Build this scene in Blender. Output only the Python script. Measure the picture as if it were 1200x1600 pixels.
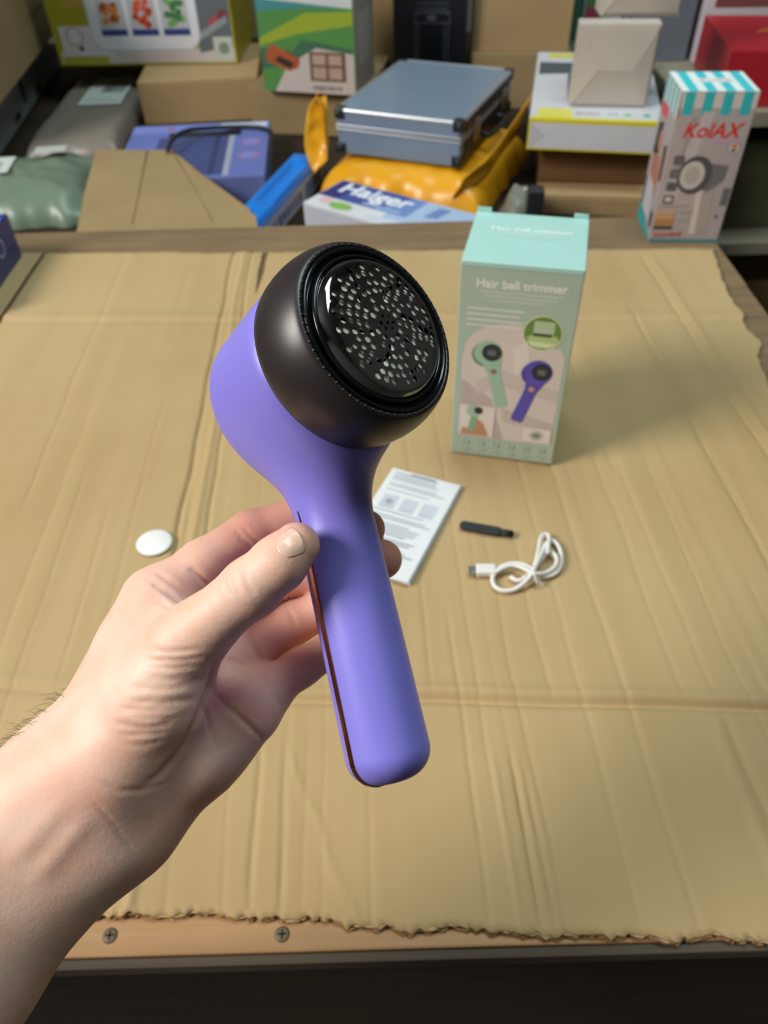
import bpy, bmesh, math, random
import numpy as np
from mathutils import Vector, Matrix, noise
from mathutils.geometry import delaunay_2d_cdt

random.seed(7)
rng = np.random.default_rng(11)
scene = bpy.context.scene
for o in list(bpy.data.objects):
    bpy.data.objects.remove(o)
COL = scene.collection

# ------------------------------------------------------------------ camera
CAM_H, FPX = 0.45, 1195.0
PITCH, ROLL = math.radians(44.5), math.radians(-1.6)
FWD = np.array([0, math.cos(PITCH), -math.sin(PITCH)])
_r0 = np.array([1.0, 0, 0]); _u0 = np.cross(_r0, FWD)
RGT = math.cos(ROLL) * _r0 + math.sin(ROLL) * _u0
UPV = -math.sin(ROLL) * _r0 + math.cos(ROLL) * _u0
CAM = np.array([0, 0, CAM_H])
cd = bpy.data.cameras.new('camera')
cd.sensor_fit = 'VERTICAL'; cd.sensor_height = 34.6; cd.sensor_width = 25.95
cd.lens = FPX / 1600 * 34.6
cd.clip_start = 0.01; cd.clip_end = 60
cd.dof.use_dof = True; cd.dof.focus_distance = 0.243; cd.dof.aperture_fstop = 14.5
cam = bpy.data.objects.new('camera', cd); COL.objects.link(cam)
_m = Matrix.Identity(4)
for i in range(3):
    _m[i][0] = RGT[i]; _m[i][1] = UPV[i]; _m[i][2] = -FWD[i]; _m[i][3] = CAM[i]
cam.matrix_world = _m
scene.camera = cam

# ------------------------------------------------------------------ world, lamps, exposure
world = bpy.data.worlds.new('world'); scene.world = world; world.use_nodes = True
bg = world.node_tree.nodes['Background']
bg.inputs['Color'].default_value = (0.80, 0.90, 1.0, 1); bg.inputs['Strength'].default_value = 0.22

def area_lamp(name, loc, target, sx, sy, power, color):
    l = bpy.data.lights.new(name, 'AREA'); l.shape = 'RECTANGLE'; l.size = sx; l.size_y = sy
    l.energy = power; l.color = color
    o = bpy.data.objects.new(name, l); COL.objects.link(o); o.location = loc
    o.rotation_euler = (Vector(target) - Vector(loc)).to_track_quat('-Z', 'Y').to_euler()
    return o
# the shop's ceiling panels: one behind and left of the photographer, one over the back of the bench
area_lamp('ceiling_panel_front', (-2.30, -0.30, 1.85), (0, 0.45, 0), 1.0, 1.2, 114, (1.0, 0.92, 0.85))
area_lamp('ceiling_panel_back', (0.40, 0.95, 2.35), (0.25, 0.75, 0), 1.6, 0.7, 36, (0.84, 1.0, 0.97))
vs = scene.view_settings
vs.view_transform = 'Standard'; vs.look = 'None'; vs.gamma = 1.0; vs.use_curve_mapping = False
vs.exposure = -0.14

# ------------------------------------------------------------------ geometry helpers
def ray(u, v):
    return FWD + RGT * ((u - 600) / FPX) - UPV * ((v - 800) / FPX)
def P(u, v, z=0.0):                      # point of the level z seen at a pixel of the photograph
    d = ray(u, v); return CAM + d * ((z - CAM_H) / d[2])
def Dp(u, v, d):                         # point at depth d along the lens axis
    return CAM + ray(u, v) * d

def lin(c):
    return tuple((x / 12.92 if x <= 0.04045 else ((x + 0.055) / 1.055) ** 2.4) for x in c)
def hexc(h):
    h = h.lstrip('#'); return lin(tuple(int(h[i:i + 2], 16) / 255 for i in (0, 2, 4)))

MATS = {}
def mat(name, color, rough=0.6, metal=0.0, var=0.06, scale=18.0, bump=0.0, bscale=120.0, coat=0.0,
        stretch=None, spec=0.5, emit=None, sss=0.0, alpha=1.0, trans=0.0):
    if name in MATS: return MATS[name]
    m = bpy.data.materials.new(name); m.use_nodes = True
    nt = m.node_tree; n = nt.nodes; L = nt.links
    b = n['Principled BSDF']
    c = hexc(color) if isinstance(color, str) else color
    tc = n.new('ShaderNodeTexCoord'); mp = n.new('ShaderNodeMapping')
    L.new(tc.outputs['Object'], mp.inputs['Vector'])
    if stretch: mp.inputs['Scale'].default_value = stretch
    nz = n.new('ShaderNodeTexNoise'); nz.inputs['Scale'].default_value = scale; nz.inputs['Detail'].default_value = 4
    L.new(mp.outputs['Vector'], nz.inputs['Vector'])
    rp = n.new('ShaderNodeValToRGB')
    rp.color_ramp.elements[0].position = 0.3; rp.color_ramp.elements[1].position = 0.7
    rp.color_ramp.elements[0].color = tuple(x * (1 - var) for x in c) + (1,)
    rp.color_ramp.elements[1].color = tuple(min(1, x * (1 + var)) for x in c) + (1,)
    L.new(nz.outputs['Fac'], rp.inputs['Fac']); L.new(rp.outputs['Color'], b.inputs['Base Color'])
    b.inputs['Roughness'].default_value = rough; b.inputs['Metallic'].default_value = metal
    b.inputs['Coat Weight'].default_value = coat; b.inputs['Specular IOR Level'].default_value = spec
    if trans: b.inputs['Transmission Weight'].default_value = trans
    if alpha < 1: b.inputs['Alpha'].default_value = alpha
    if bump:
        n2 = n.new('ShaderNodeTexNoise'); n2.inputs['Scale'].default_value = bscale; n2.inputs['Detail'].default_value = 3
        L.new(mp.outputs['Vector'], n2.inputs['Vector'])
        bp = n.new('ShaderNodeBump'); bp.inputs['Strength'].default_value = bump; bp.inputs['Distance'].default_value = 0.001
        L.new(n2.outputs['Fac'], bp.inputs['Height']); L.new(bp.outputs['Normal'], b.inputs['Normal'])
    MATS[name] = m; return m

def ink(color, rough=0.5):               # printed colour
    return mat('ink_' + color.lstrip('#') + ('' if rough == 0.5 else '_gloss'), color, rough, var=0.03, scale=60)

def wood(name, c1, c2, rough=0.6, sx=3.0, sy=60.0):
    if name in MATS: return MATS[name]
    m = bpy.data.materials.new(name); m.use_nodes = True
    nt = m.node_tree; n = nt.nodes; L = nt.links; b = n['Principled BSDF']
    tc = n.new('ShaderNodeTexCoord'); mp = n.new('ShaderNodeMapping'); L.new(tc.outputs['Object'], mp.inputs['Vector'])
    mp.inputs['Scale'].default_value = (sx, sy, sy)
    nz = n.new('ShaderNodeTexNoise'); nz.inputs['Scale'].default_value = 2.2; nz.inputs['Detail'].default_value = 6
    nz.inputs['Distortion'].default_value = 0.6
    L.new(mp.outputs['Vector'], nz.inputs['Vector'])
    n2 = n.new('ShaderNodeTexNoise'); n2.inputs['Scale'].default_value = 7; n2.inputs['Detail'].default_value = 3
    L.new(tc.outputs['Object'], n2.inputs['Vector'])
    mx = n.new('ShaderNodeMath'); mx.operation = 'MULTIPLY_ADD'; mx.inputs[1].default_value = 0.55
    L.new(nz.outputs['Fac'], mx.inputs[0])
    m2 = n.new('ShaderNodeMath'); m2.operation = 'MULTIPLY'; m2.inputs[1].default_value = 0.45
    L.new(n2.outputs['Fac'], m2.inputs[0]); L.new(m2.outputs[0], mx.inputs[2])
    rp = n.new('ShaderNodeValToRGB'); rp.color_ramp.elements[0].position = 0.36; rp.color_ramp.elements[1].position = 0.64
    rp.color_ramp.elements[0].color = hexc(c1) + (1,); rp.color_ramp.elements[1].color = hexc(c2) + (1,)
    L.new(mx.outputs[0], rp.inputs['Fac']); L.new(rp.outputs['Color'], b.inputs['Base Color'])
    bp = n.new('ShaderNodeBump'); bp.inputs['Strength'].default_value = 0.35; bp.inputs['Distance'].default_value = 0.001
    L.new(nz.outputs['Fac'], bp.inputs['Height']); L.new(bp.outputs['Normal'], b.inputs['Normal'])
    b.inputs['Roughness'].default_value = rough
    MATS[name] = m; return m

class MB:
    def __init__(s): s.v = []; s.f = []; s.mi = []; s.mats = []
    def midx(s, m):
        if m not in s.mats: s.mats.append(m)
        return s.mats.index(m)
    def add(s, verts, faces, m):
        o = len(s.v); k = s.midx(m)
        s.v += [tuple(map(float, p)) for p in verts]
        s.f += [tuple(i + o for i in f) for f in faces]; s.mi += [k] * len(faces)
    def build(s, name, parent=None, smooth=False, loc=None, angle=None):
        me = bpy.data.meshes.new(name); me.from_pydata(s.v, [], s.f)
        for m in s.mats: me.materials.append(m)
        me.polygons.foreach_set('material_index', s.mi)
        if smooth: me.polygons.foreach_set('use_smooth', [True] * len(s.f))
        me.update()
        o = bpy.data.objects.new(name, me); COL.objects.link(o)
        if parent: o.parent = parent
        if loc is not None: o.location = loc
        if angle is not None:
            try: me.set_sharp_from_angle(angle=math.radians(angle))
            except Exception: pass
        return o
    # bevelled box given by two corners
    def box(s, a, b, m, bev=0.0, jit=0.0):
        bm = bmesh.new(); bmesh.ops.create_cube(bm, size=1)
        for v in bm.verts:
            v.co = Vector([a[i] + (b[i] - a[i]) * (v.co[i] + 0.5) for i in range(3)])
            if jit: v.co += Vector([random.uniform(-jit, jit) for _ in range(3)])
        if bev: bmesh.ops.bevel(bm, geom=bm.edges[:], offset=bev, segments=2, affect='EDGES', profile=0.5)
        bm.verts.ensure_lookup_table(); bm.verts.index_update()
        s.add([v.co for v in bm.verts], [[v.index for v in f.verts] for f in bm.faces], m); bm.free()
    def lathe(s, prof, m, seg=64, close=False):
        vs = []; fs = []
        n = len(prof)
        for k in range(seg):
            a = 2 * math.pi * k / seg
            for r, z in prof: vs.append((r * math.cos(a), r * math.sin(a), z))
        for k in range(seg):
            k2 = (k + 1) % seg
            for i in range(n - 1 + (1 if close else 0)):
                j = (i + 1) % n
                fs.append((k * n + i, k2 * n + i, k2 * n + j, k * n + j))
        s.add(vs, fs, m)
    def tube(s, pts, rad, m, seg=8, caps=True):
        pts = [Vector(p) for p in pts]; n = len(pts)
        rr = rad if hasattr(rad, '__len__') else [rad] * n
        vs = []; fs = []; up = None
        for i, p in enumerate(pts):
            t = (pts[min(i + 1, n - 1)] - pts[max(i - 1, 0)]).normalized()
            if up is None:
                up = t.orthogonal().normalized()
            up = (up - t * up.dot(t))
            up = up.normalized() if up.length > 1e-9 else t.orthogonal().normalized()
            w = t.cross(up)
            for k in range(seg):
                a = 2 * math.pi * k / seg
                vs.append(p + (up * math.cos(a) + w * math.sin(a)) * rr[i])
        for i in range(n - 1):
            for k in range(seg):
                k2 = (k + 1) % seg
                fs.append((i * seg + k, i * seg + k2, (i + 1) * seg + k2, (i + 1) * seg + k))
        if caps:
            fs.append(tuple(range(seg))[::-1]); fs.append(tuple((n - 1) * seg + k for k in range(seg)))
        s.add(vs, fs, m)
    def extrude_poly(s, poly, z0, z1, m):
        n = len(poly)
        vs = [(x, y, z0) for x, y in poly] + [(x, y, z1) for x, y in poly]
        fs = [tuple(range(n))[::-1], tuple(range(n, 2 * n))] + [(i, (i + 1) % n, n + (i + 1) % n, n + i) for i in range(n)]
        s.add(vs, fs, m)

def empty(name, loc=(0, 0, 0), yaw=0.0, label=None, cat=None, group=None, mw=None, kind=None):
    o = bpy.data.objects.new(name, None); COL.objects.link(o); o.empty_display_size = 0.02
    if mw is not None: o.matrix_world = mw
    else: o.location = loc; o.rotation_euler = (0, 0, yaw)
    return tag(o, label, cat, group, kind)
def tag(o, label=None, cat=None, group=None, kind=None):
    if label: o['label'] = label
    if cat: o['category'] = cat
    if group: o['group'] = group
    if kind: o['kind'] = kind
    return o

# ---- flat print on a face: 2-D shapes in metres mapped to a plane of the thing
_txt = {}
def text_geo(t, bold=0.0, shear=0.0):
    key = (t, bold, shear)
    if key in _txt: return _txt[key]
    c = bpy.data.curves.new('lettering', 'FONT'); c.body = t; c.size = 1; c.shear = shear
    c.align_x = 'CENTER'; c.align_y = 'CENTER'; c.resolution_u = 3
    ob = bpy.data.objects.new('lettering', c); COL.objects.link(ob)
    bpy.context.view_layer.update()
    me = bpy.data.meshes.new_from_object(ob)
    v = [(p.co.x, p.co.y) for p in me.vertices]; f = [tuple(p.vertices) for p in me.polygons]
    bpy.data.objects.remove(ob); bpy.data.curves.remove(c); bpy.data.meshes.remove(me)
    xs = [p[0] for p in v] or [0]; w = max(xs) - min(xs) or 1
    ys = [p[1] for p in v] or [0]; cx = (max(xs) + min(xs)) / 2; cy = (max(ys) + min(ys)) / 2
    _txt[key] = ([((x - cx) / w, (y - cy) / w) for x, y in v], f)
    return _txt[key]

class Print:
    """o: corner of the face, ex/ey: unit axes, n: outward normal, W,Hh: its size in metres; shapes use 0..1 coordinates"""
    def __init__(s, o, ex, ey, W, Hh):
        s.o, s.ex, s.ey = Vector(o), Vector(ex), Vector(ey); s.n = s.ex.cross(s.ey); s.W, s.H = W, Hh
        s.mb = MB(); s.k = 1
    def pt(s, x, y, lift): return s.o + s.ex * (x * s.W) + s.ey * (y * s.H) + s.n * lift
    def poly(s, pts, color, lift=None, rough=0.5):
        lift = 0.00008 + s.k * 0.000014 if lift is None else lift; s.k += 1
        n = len(pts)
        s.mb.add([s.pt(x, y, lift) for x, y in pts], [tuple(range(n))], ink(color, rough))
    def rect(s, x0, y0, x1, y1, color, r=0.0):
        if not r: return s.poly([(x0, y0), (x1, y0), (x1, y1), (x0, y1)], color)
        pts = []; ry = r * s.W / s.H
        for cx, cy, a0 in ((x1 - r, y0 + ry, -90), (x1 - r, y1 - ry, 0), (x0 + r, y1 - ry, 90), (x0 + r, y0 + ry, 180)):
            for k in range(7):
                a = math.radians(a0 + k * 15); pts.append((cx + r * math.cos(a), cy + ry * math.sin(a)))
        s.poly(pts, color)
    def disc(s, cx, cy, r, color, ry=None, rot=0, n=28):
        ry = r if ry is None else ry; pts = []
        for k in range(n):
            a = 2 * math.pi * k / n; x = r * math.cos(a); y = ry * math.sin(a); c, q = math.cos(rot), math.sin(rot)
            pts.append((cx + x * c - y * q, cy + (x * q + y * c) * s.W / s.H))
        s.poly(pts, color)
    def line(s, x0, y0, x1, y1, wd, color):
        dx, dy = (x1 - x0) * s.W, (y1 - y0) * s.H; l = math.hypot(dx, dy) or 1
        px, py = -dy / l * wd / 2 / s.W, dx / l * wd / 2 / s.H
        s.poly([(x0 - px, y0 - py), (x1 - px, y1 - py), (x1 + px, y1 + py), (x0 + px, y0 + py)], color)
    def text(s, t, cx, cy, width, color, bold=0.0, shear=0.0, rot=0.0, tall=1.0):
        v, f = text_geo(t, 0.0, shear); wd = width * s.W; c, q = math.cos(rot), math.sin(rot)
        em = wd / max(1, len(t)) * bold * 2.2
        for sx, sy in (((0, 0),) if not bold else ((-em, -em), (em, -em), (-em, em), (em, em), (0, 0))):   # heavier strokes: struck several times
            lift = 0.00008 + s.k * 0.000014; s.k += 0.1
            pts = []
            for x, y in v:
                X, Y = x * wd + sx, y * wd * tall + sy
                pts.append(s.o + s.ex * (cx * s.W + X * c - Y * q) + s.ey * (cy * s.H + X * q + Y * c) + s.n * lift)
            s.mb.add(pts, f, ink(color))
        s.k += 0.5
    def scrawl(s, cx, cy, width, hgt, n, color, seed=1, rot=0.0):      # lettering too blurred to read: a row of short strokes
        r_ = random.Random(seed); c, q = math.cos(rot), math.sin(rot)
        for i in range(n):
            x0 = (-0.5 + (i + 0.15) / n) * width * s.W; x1 = (-0.5 + (i + r_.uniform(0.6, 0.9)) / n) * width * s.W; h_ = hgt * s.W * r_.uniform(0.6, 1.0) / 2
            s.poly([(cx + (x * c - y * q) / s.W, cy + (x * q + y * c) / s.H) for x, y in ((x0, -h_), (x1, -h_), (x1, h_), (x0, h_))], color)
            s.k -= 0.9
    def build(s, name, parent): return s.mb.build(name, parent)

def face(kind, w, d, h):                 # faces of a box whose local corner is at its front, left and bottom
    return {'front': Print((0, 0, 0), (1, 0, 0), (0, 0, 1), w, h),
            'right': Print((w, 0, 0), (0, 1, 0), (0, 0, 1), d, h),
            'left': Print((0, d, 0), (0, -1, 0), (0, 0, 1), d, h),
            'top': Print((0, 0, h), (1, 0, 0), (0, 1, 0), w, d)}[kind]

KRAFT = mat('kraft_board', '#a88e66', 0.85, var=0.07, scale=9, bump=0.25, bscale=160)
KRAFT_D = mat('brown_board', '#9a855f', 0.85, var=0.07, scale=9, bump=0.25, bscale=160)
TAPE = mat('parcel_tape', '#b99a6c', 0.25, var=0.05, coat=0.4)

def box_root(name, label, cat, BL, BR, z, group=None, w=None):
    a = P(*BL, z); b = P(*BR, z); e = b - a
    root = empty(name, tuple(a), math.atan2(e[1], e[0]), label, cat, group)
    return root, float(np.linalg.norm(e)) if w is None else w

def carton(name, label, cat, loc, yaw, w, d, h, m=None, tape=True, group=None, flaps=True):
    """corrugated carton: body, two top flaps meeting at a seam, tape along the seam"""
    m = m or KRAFT
    r = empty(name, loc, yaw, label, cat, group)
    b = MB(); b.box((0, 0, 0), (w, d, h - 0.003), m, 0.0015); b.build('body', r)
    if flaps:
        for k in (0, 1):
            q = MB(); y0, y1 = (0.0005, d / 2 - 0.0008) if k == 0 else (d / 2 + 0.0008, d - 0.0005)
            q.box((0.0005, y0, h - 0.003), (w - 0.0005, y1, h), m, 0.0008, 0.0002); q.build('top_flap', r)
    else:
        q = MB(); q.box((0.0003, 0.0003, h - 0.003), (w - 0.0003, d - 0.0003, h), m, 0.0008); q.build('lid', r)
    if tape:
        t = MB(); t.box((-0.0004, d / 2 - 0.024, h + 0.0001), (w + 0.0004, d / 2 + 0.024, h + 0.0005), TAPE)
        t.box((-0.0008, d / 2 - 0.024, h - 0.045 if h > 0.06 else h * 0.4), (-0.0003, d / 2 + 0.024, h + 0.0005), TAPE)
        t.box((w + 0.0003, d / 2 - 0.024, h - 0.045 if h > 0.06 else h * 0.4), (w + 0.0008, d / 2 + 0.024, h + 0.0005), TAPE)
        t.build('tape', r)
    return r

def product_box(name, label, cat, loc, yaw, w, d, h, m, group=None, top_m=None):
    """folding paperboard box: body, tucked lid with a front tuck edge, two dust-flap ears"""
    r = empty(name, loc, yaw, label, cat, group)
    b = MB(); b.box((0, 0, 0), (w, d, h - 0.0012), m, 0.0008); b.build('body', r)
    q = MB(); q.box((0.0002, 0.0004, h - 0.0012), (w - 0.0002, d, h), top_m or m, 0.0005); q.build('lid', r)
    return r

# ------------------------------------------------------------------ the room
FLOOR_M = mat('concrete', '#4a453d', 0.8, var=0.15, scale=5, bump=0.3, bscale=40)
WALL_M = mat('painted_wall', '#5e5b56', 0.85, var=0.05, scale=3, bump=0.15, bscale=90)
f = MB(); f.box((-2.6, -1.8, -0.80), (2.6, 2.75, -0.75), FLOOR_M); tag(f.build('floor'), 'grey concrete floor under the benches', kind='structure')
f = MB(); f.box((-2.6, 2.75, -0.80), (2.6, 2.85, 2.6), WALL_M); tag(f.build('wall_back'), 'dull grey painted wall behind the boxes', kind='structure')

f = MB(); f.box((-2.7, -1.8, -0.80), (-2.6, 2.85, 2.6), WALL_M); tag(f.build('wall_left'), 'dull grey painted wall at the left', kind='structure')
f = MB(); f.box((2.6, -1.8, -0.80), (2.7, 2.85, 2.6), WALL_M); tag(f.build('wall_right'), 'dull grey painted wall at the right', kind='structure')
f = MB(); f.box((-2.7, -1.9, -0.80), (2.7, -1.8, 2.6), WALL_M); tag(f.build('wall_front'), 'dull grey painted wall behind the photographer', kind='structure')
f = MB(); f.box((-2.7, -1.9, 2.6), (2.7, 2.85, 2.7), mat('ceiling_paint', '#6a6c6e', 0.9, var=0.05, scale=3)); tag(f.build('ceiling'), 'grey painted ceiling', kind='structure')

# ------------------------------------------------------------------ workbench
T0 = -0.0042                                  # level of the bench top
W_LIGHT = wood('bench_wood', '#735f48', '#907859', 0.62, 3, 55)
W_LIT = wood('bench_lit_wood', '#9a7750', '#bb9468', 0.6, 3, 55)  # lit copy of the bench wood: golden light put into the front plank
W_GREY = wood('bench_edge_wood', '#443c32', '#5a5044', 0.85, 3, 70)
W_SHADED = wood('bench_shaded_wood', '#1c1409', '#33240f', 0.95, 2, 40)  # shade put into the wood colour, as from the photographer's body over the apron
bench = empty('workbench', (0, 0, -0.75), 0, 'wooden workbench covered by a flattened cardboard sheet', 'workbench')
OFF = 0.75
yb = [0.1275, 0.29, 0.47, 0.65, 0.83, 1.03]
for i in range(5):
    q = MB(); q.box((-0.66, yb[i] + 0.0006, T0 - 0.012 + OFF), (0.440 + random.uniform(-.001, .001), yb[i + 1] - 0.0006, T0 + OFF), W_LIT if i == 0 else W_LIGHT, 0.0012)
    q.build('plank', bench)
q = MB(); q.box((-0.66, 0.1225, T0 - 0.0125 + OFF), (0.440, 0.1275, T0 - 0.0008 + OFF), W_GREY, 0.0008); q.build('edge_strip', bench)
q = MB(); q.box((-0.64, 0.150, T0 - 0.45 + OFF), (0.425, 0.168, T0 - 0.0121 + OFF), W_SHADED, 0.001); q.build('apron', bench)
q = MB(); q.box((0.405, 0.170, T0 - 0.12 + OFF), (0.423, 1.0, T0 - 0.0121 + OFF), W_SHADED, 0.001); q.build('side_rail', bench)
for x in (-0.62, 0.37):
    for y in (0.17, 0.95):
        q = MB(); q.box((x, y, 0), (x + 0.05, y + 0.05, T0 - 0.0121 + OFF), W_SHADED, 0.002); q.build('leg', bench)
SCREW = mat('screw_steel', '#6f6550', 0.6, 0.35, var=0.2, scale=400)
for u, v in ((172, 1462), (441, 1460)):
    p = P(u, v, T0)
    q = MB(); q.lathe([(0, 0.0008), (0.0022, 0.0009), (0.0036, 0.0006), (0.0042, 0), (0.0042, -0.001), (0, -0.001)], SCREW, 20)
    s_ = q.build('screw', bench, True, (p[0], p[1], T0 + OFF))
    c = MB(); c.box((-0.0024, -0.0004, 0.0007), (0.0024, 0.0004, 0.0011), W_SHADED); c.box((-0.0004, -0.0024, 0.0007), (0.0004, 0.0024, 0.0011), W_SHADED)
    c.build('screw_slot', s_)

# ------------------------------------------------------------------ flattened cardboard sheet
def board_material():
    m = bpy.data.materials.new('sheet_board'); m.use_nodes = True
    nt = m.node_tree; n = nt.nodes; L = nt.links; b = n['Principled BSDF']
    tc = n.new('ShaderNodeTexCoord')
    def nz(scale, st, det=4):
        mp = n.new('ShaderNodeMapping'); mp.inputs['Scale'].default_value = st; L.new(tc.outputs['Object'], mp.inputs['Vector'])
        t = n.new('ShaderNodeTexNoise'); t.inputs['Scale'].default_value = scale; t.inputs['Detail'].default_value = det
        L.new(mp.outputs['Vector'], t.inputs['Vector']); return t
    a = nz(3.0, (1, 1, 1)); c = nz(26.0, (1, 0.05, 1), 3); d = nz(160, (1, 1, 1), 3)
    r1 = n.new('ShaderNodeValToRGB'); e = r1.color_ramp.elements
    e[0].position = 0.30; e[0].color = hexc('#b4996d') + (1,); e[1].position = 0.72; e[1].color = hexc('#c1aa80') + (1,)
    L.new(a.outputs['Fac'], r1.inputs['Fac'])
    r2 = n.new('ShaderNodeValToRGB'); e = r2.color_ramp.elements
    e[0].position = 0.35; e[0].color = (0.93, 0.925, 0.915, 1); e[1].position = 0.62; e[1].color = (1, 1, 1, 1)
    L.new(c.outputs['Fac'], r2.inputs['Fac'])
    mx = n.new('ShaderNodeMix'); mx.data_type = 'RGBA'; mx.blend_type = 'MULTIPLY'; mx.inputs['Factor'].default_value = 1
    L.new(r1.outputs['Color'], mx.inputs['A']); L.new(r2.outputs['Color'], mx.inputs['B'])
    L.new(mx.outputs['Result'], b.inputs['Base Color'])
    b.inputs['Roughness'].default_value = 0.78; b.inputs['Specular IOR Level'].default_value = 0.25
    bp = n.new('ShaderNodeBump'); bp.inputs['Strength'].default_value = 0.5; bp.inputs['Distance'].default_value = 0.0012
    L.new(c.outputs['Fac'], bp.inputs['Height'])
    b2 = n.new('ShaderNodeBump'); b2.inputs['Strength'].default_value = 0.12; b2.inputs['Distance'].default_value = 0.0006
    L.new(d.outputs['Fac'], b2.inputs['Height']); L.new(bp.outputs['Normal'], b2.inputs['Normal'])
    L.new(b2.outputs['Normal'], b.inputs['Normal'])
    return m
SHEET = board_material()
CORE = mat('board_core', '#8d6c42', 0.9, var=0.15, scale=200, bump=0.6, bscale=500)

def fbm(x, seed):                                    # smooth 1-D noise
    return noise.noise(Vector((x, seed * 7.31, 0.5)))
def wob(x, seed, f=1.0):                             # cheap smooth 1-D noise on arrays
    r_ = random.Random(seed); o = 0 * x
    for k in range(5): o = o + math.sin(r_.random() * 9) * np.sin(x * f * (1.3 + 1.7 * k + r_.random()) + r_.random() * 6.28) / (1 + 0.5 * k)
    return o * 0.6
def sheet():
    root = empty('cardboard_sheet', (0, 0, 0), 0, 'large creased flattened brown cardboard box lying on the workbench', 'cardboard')
    # rows follow the folds: v = row parameter, y = v - slope(v) * x
    rows = []
    y = 0.1385
    folds_ = (0.278, 0.772)
    while y < 0.9385:
        rows.append(y)
        near = min(abs(y - f_) for f_ in folds_)
        y += 0.0014 if near < 0.016 else 0.0050
    rows.append(0.9385)
    nx = 860; ny = len(rows)
    def slope(v): return 0.066 + (0.046 - 0.066) * (v - 0.14) / 0.8
    rr = random.Random(5)
    ridges = []
    x = -0.50
    while x < 0.45:                                   # soft flutes
        ridges.append((x, rr.uniform(0.2, 0.9) * rr.choice((1, -1)), rr.uniform(0.004, 0.010), rr.uniform(0.05, 0.35), rr.uniform(0.55, 1.0), 0.00042)); x += rr.uniform(0.012, 0.03)
    x = -0.50
    while x < 0.45:                                   # sharp pressed lines
        v0 = rr.choice((0.10, 0.12, 0.27, 0.45)); v1 = v0 + rr.uniform(0.14, 0.55)
        ridges.append((x, -rr.uniform(0.25, 1.0), rr.uniform(0.0011, 0.0022), v0, v1, 0.00075)); x += rr.uniform(0.010, 0.036)
    ridges += [(-0.172, -2.6, 0.0020, 0.10, 0.97, .001), (-0.158, 1.8, 0.003, 0.10, 0.97, .0008), (-0.148, -1.9, 0.0018, 0.3, 0.97, .001), (0.205, 1.2, 0.004, 0.13, 0.28, .0008), (0.214, -1.4, 0.003, 0.13, 0.28, .0008),
               (0.295, -1.4, 0.0022, 0.28, 0.80, .0008), (0.068, -1.5, 0.0016, 0.13, 0.25, .001), (0.057, 1.0, 0.0022, 0.13, 0.25, .0008), (0.075, -1.0, 0.0016, 0.13, 0.24, .001), (0.205, -1.2, 0.002, 0.50, 0.93, .0008),
               (0.345, -1.5, 0.0022, 0.13, 0.93, .0008), (0.356, 1.2, 0.004, 0.3, 0.93, .0008), (-0.09, -1.2, 0.002, 0.13, 0.26, .0008), (-0.075, -1.0, 0.0018, 0.13, 0.26, .0008)]
    vv = np.array(rows)
    xr0 = np.where(vv > 0.4, 0.385 + (0.423 - 0.385) * (vv - 0.63) / 0.30, 0.357); xr0 = np.maximum(xr0, 0.357)
    xr0 = xr0 + 0.003 * wob(vv, 9, 18) + 0.0016 * wob(vv, 2, 90) + np.where((vv > 0.695) & (vv < 0.75), 0.009 * np.sin((vv - 0.695) / 0.055 * math.pi), 0)
    U = np.linspace(0, 1, nx)[None, :]
    X = -0.50 + (xr0[:, None] + 0.50) * U; VV = np.repeat(vv[:, None], nx, 1)
    def frt(x): return 0.0016 * wob(x, 1, 40) + 0.0014 * wob(x, 4, 130) + 0.0018 * wob(x, 6, 9)
    Y = VV - slope(VV) * X + frt(X) * np.maximum(0, 1 - (VV - rows[0]) / 0.02) + np.where(VV > 0.92, 0.002 * wob(X, 8, 30) * (VV - 0.92) / 0.0185, 0)
    Zh = 0.0007 * wob(X + 0.3 * VV, 21, 6) * np.cos(VV * 7) + 0.0005 * wob(VV - 0.4 * X, 22, 8)
    for (xr, a, s_, v0, v1, amp) in ridges:
        dx = X - xr + 0.03 * (VV - 0.5) + 0.0016 * wob(VV, int(xr * 1000) + 999, 8)
        Zh = Zh + amp * a * np.clip(np.minimum((VV - v0) / 0.03, (v1 - VV) / 0.03), 0, 1) * np.exp(-np.clip((dx / s_) ** 2, 0, 50))
    g = VV - 0.278 + 0.0030 * wob(X, 3, 5); k = 0.4 + 0.6 * np.clip((X + 0.12) / 0.1, 0, 1)
    Zh = Zh + k * (-0.0032 * np.exp(-(g / 0.0028) ** 2) + 0.0024 * np.exp(-((g - 0.008) / 0.005) ** 2) + 0.0010 * np.exp(-((g + 0.008) / 0.006) ** 2))
    g = VV - 0.772
    Zh = Zh + 0.0013 * np.exp(-((g - 0.004) / 0.007) ** 2) - 0.0012 * np.exp(-((g + 0.006) / 0.004) ** 2)
    # pale slanting scuff near the front
    A0, A1 = np.array([-0.062, 0.236]), np.array([-0.022, 0.142]); dd = A1 - A0
    h_ = np.clip(((X - A0[0]) * dd[0] + (Y - A0[1]) * dd[1]) / (dd @ dd), 0, 1)
    ds = np.hypot(X - A0[0] - h_ * dd[0] + 0.0015 * np.sin(Y * 120), Y - A0[1] - h_ * dd[1])
    Zh = Zh + 0.0008 * np.exp(-(ds / 0.0018) ** 2)
    Zh = np.maximum(Zh, T0 + 0.0006)
    V = np.stack([X, Y, Zh], -1)
    keep = np.ones((ny - 1, nx - 1), bool)
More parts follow.
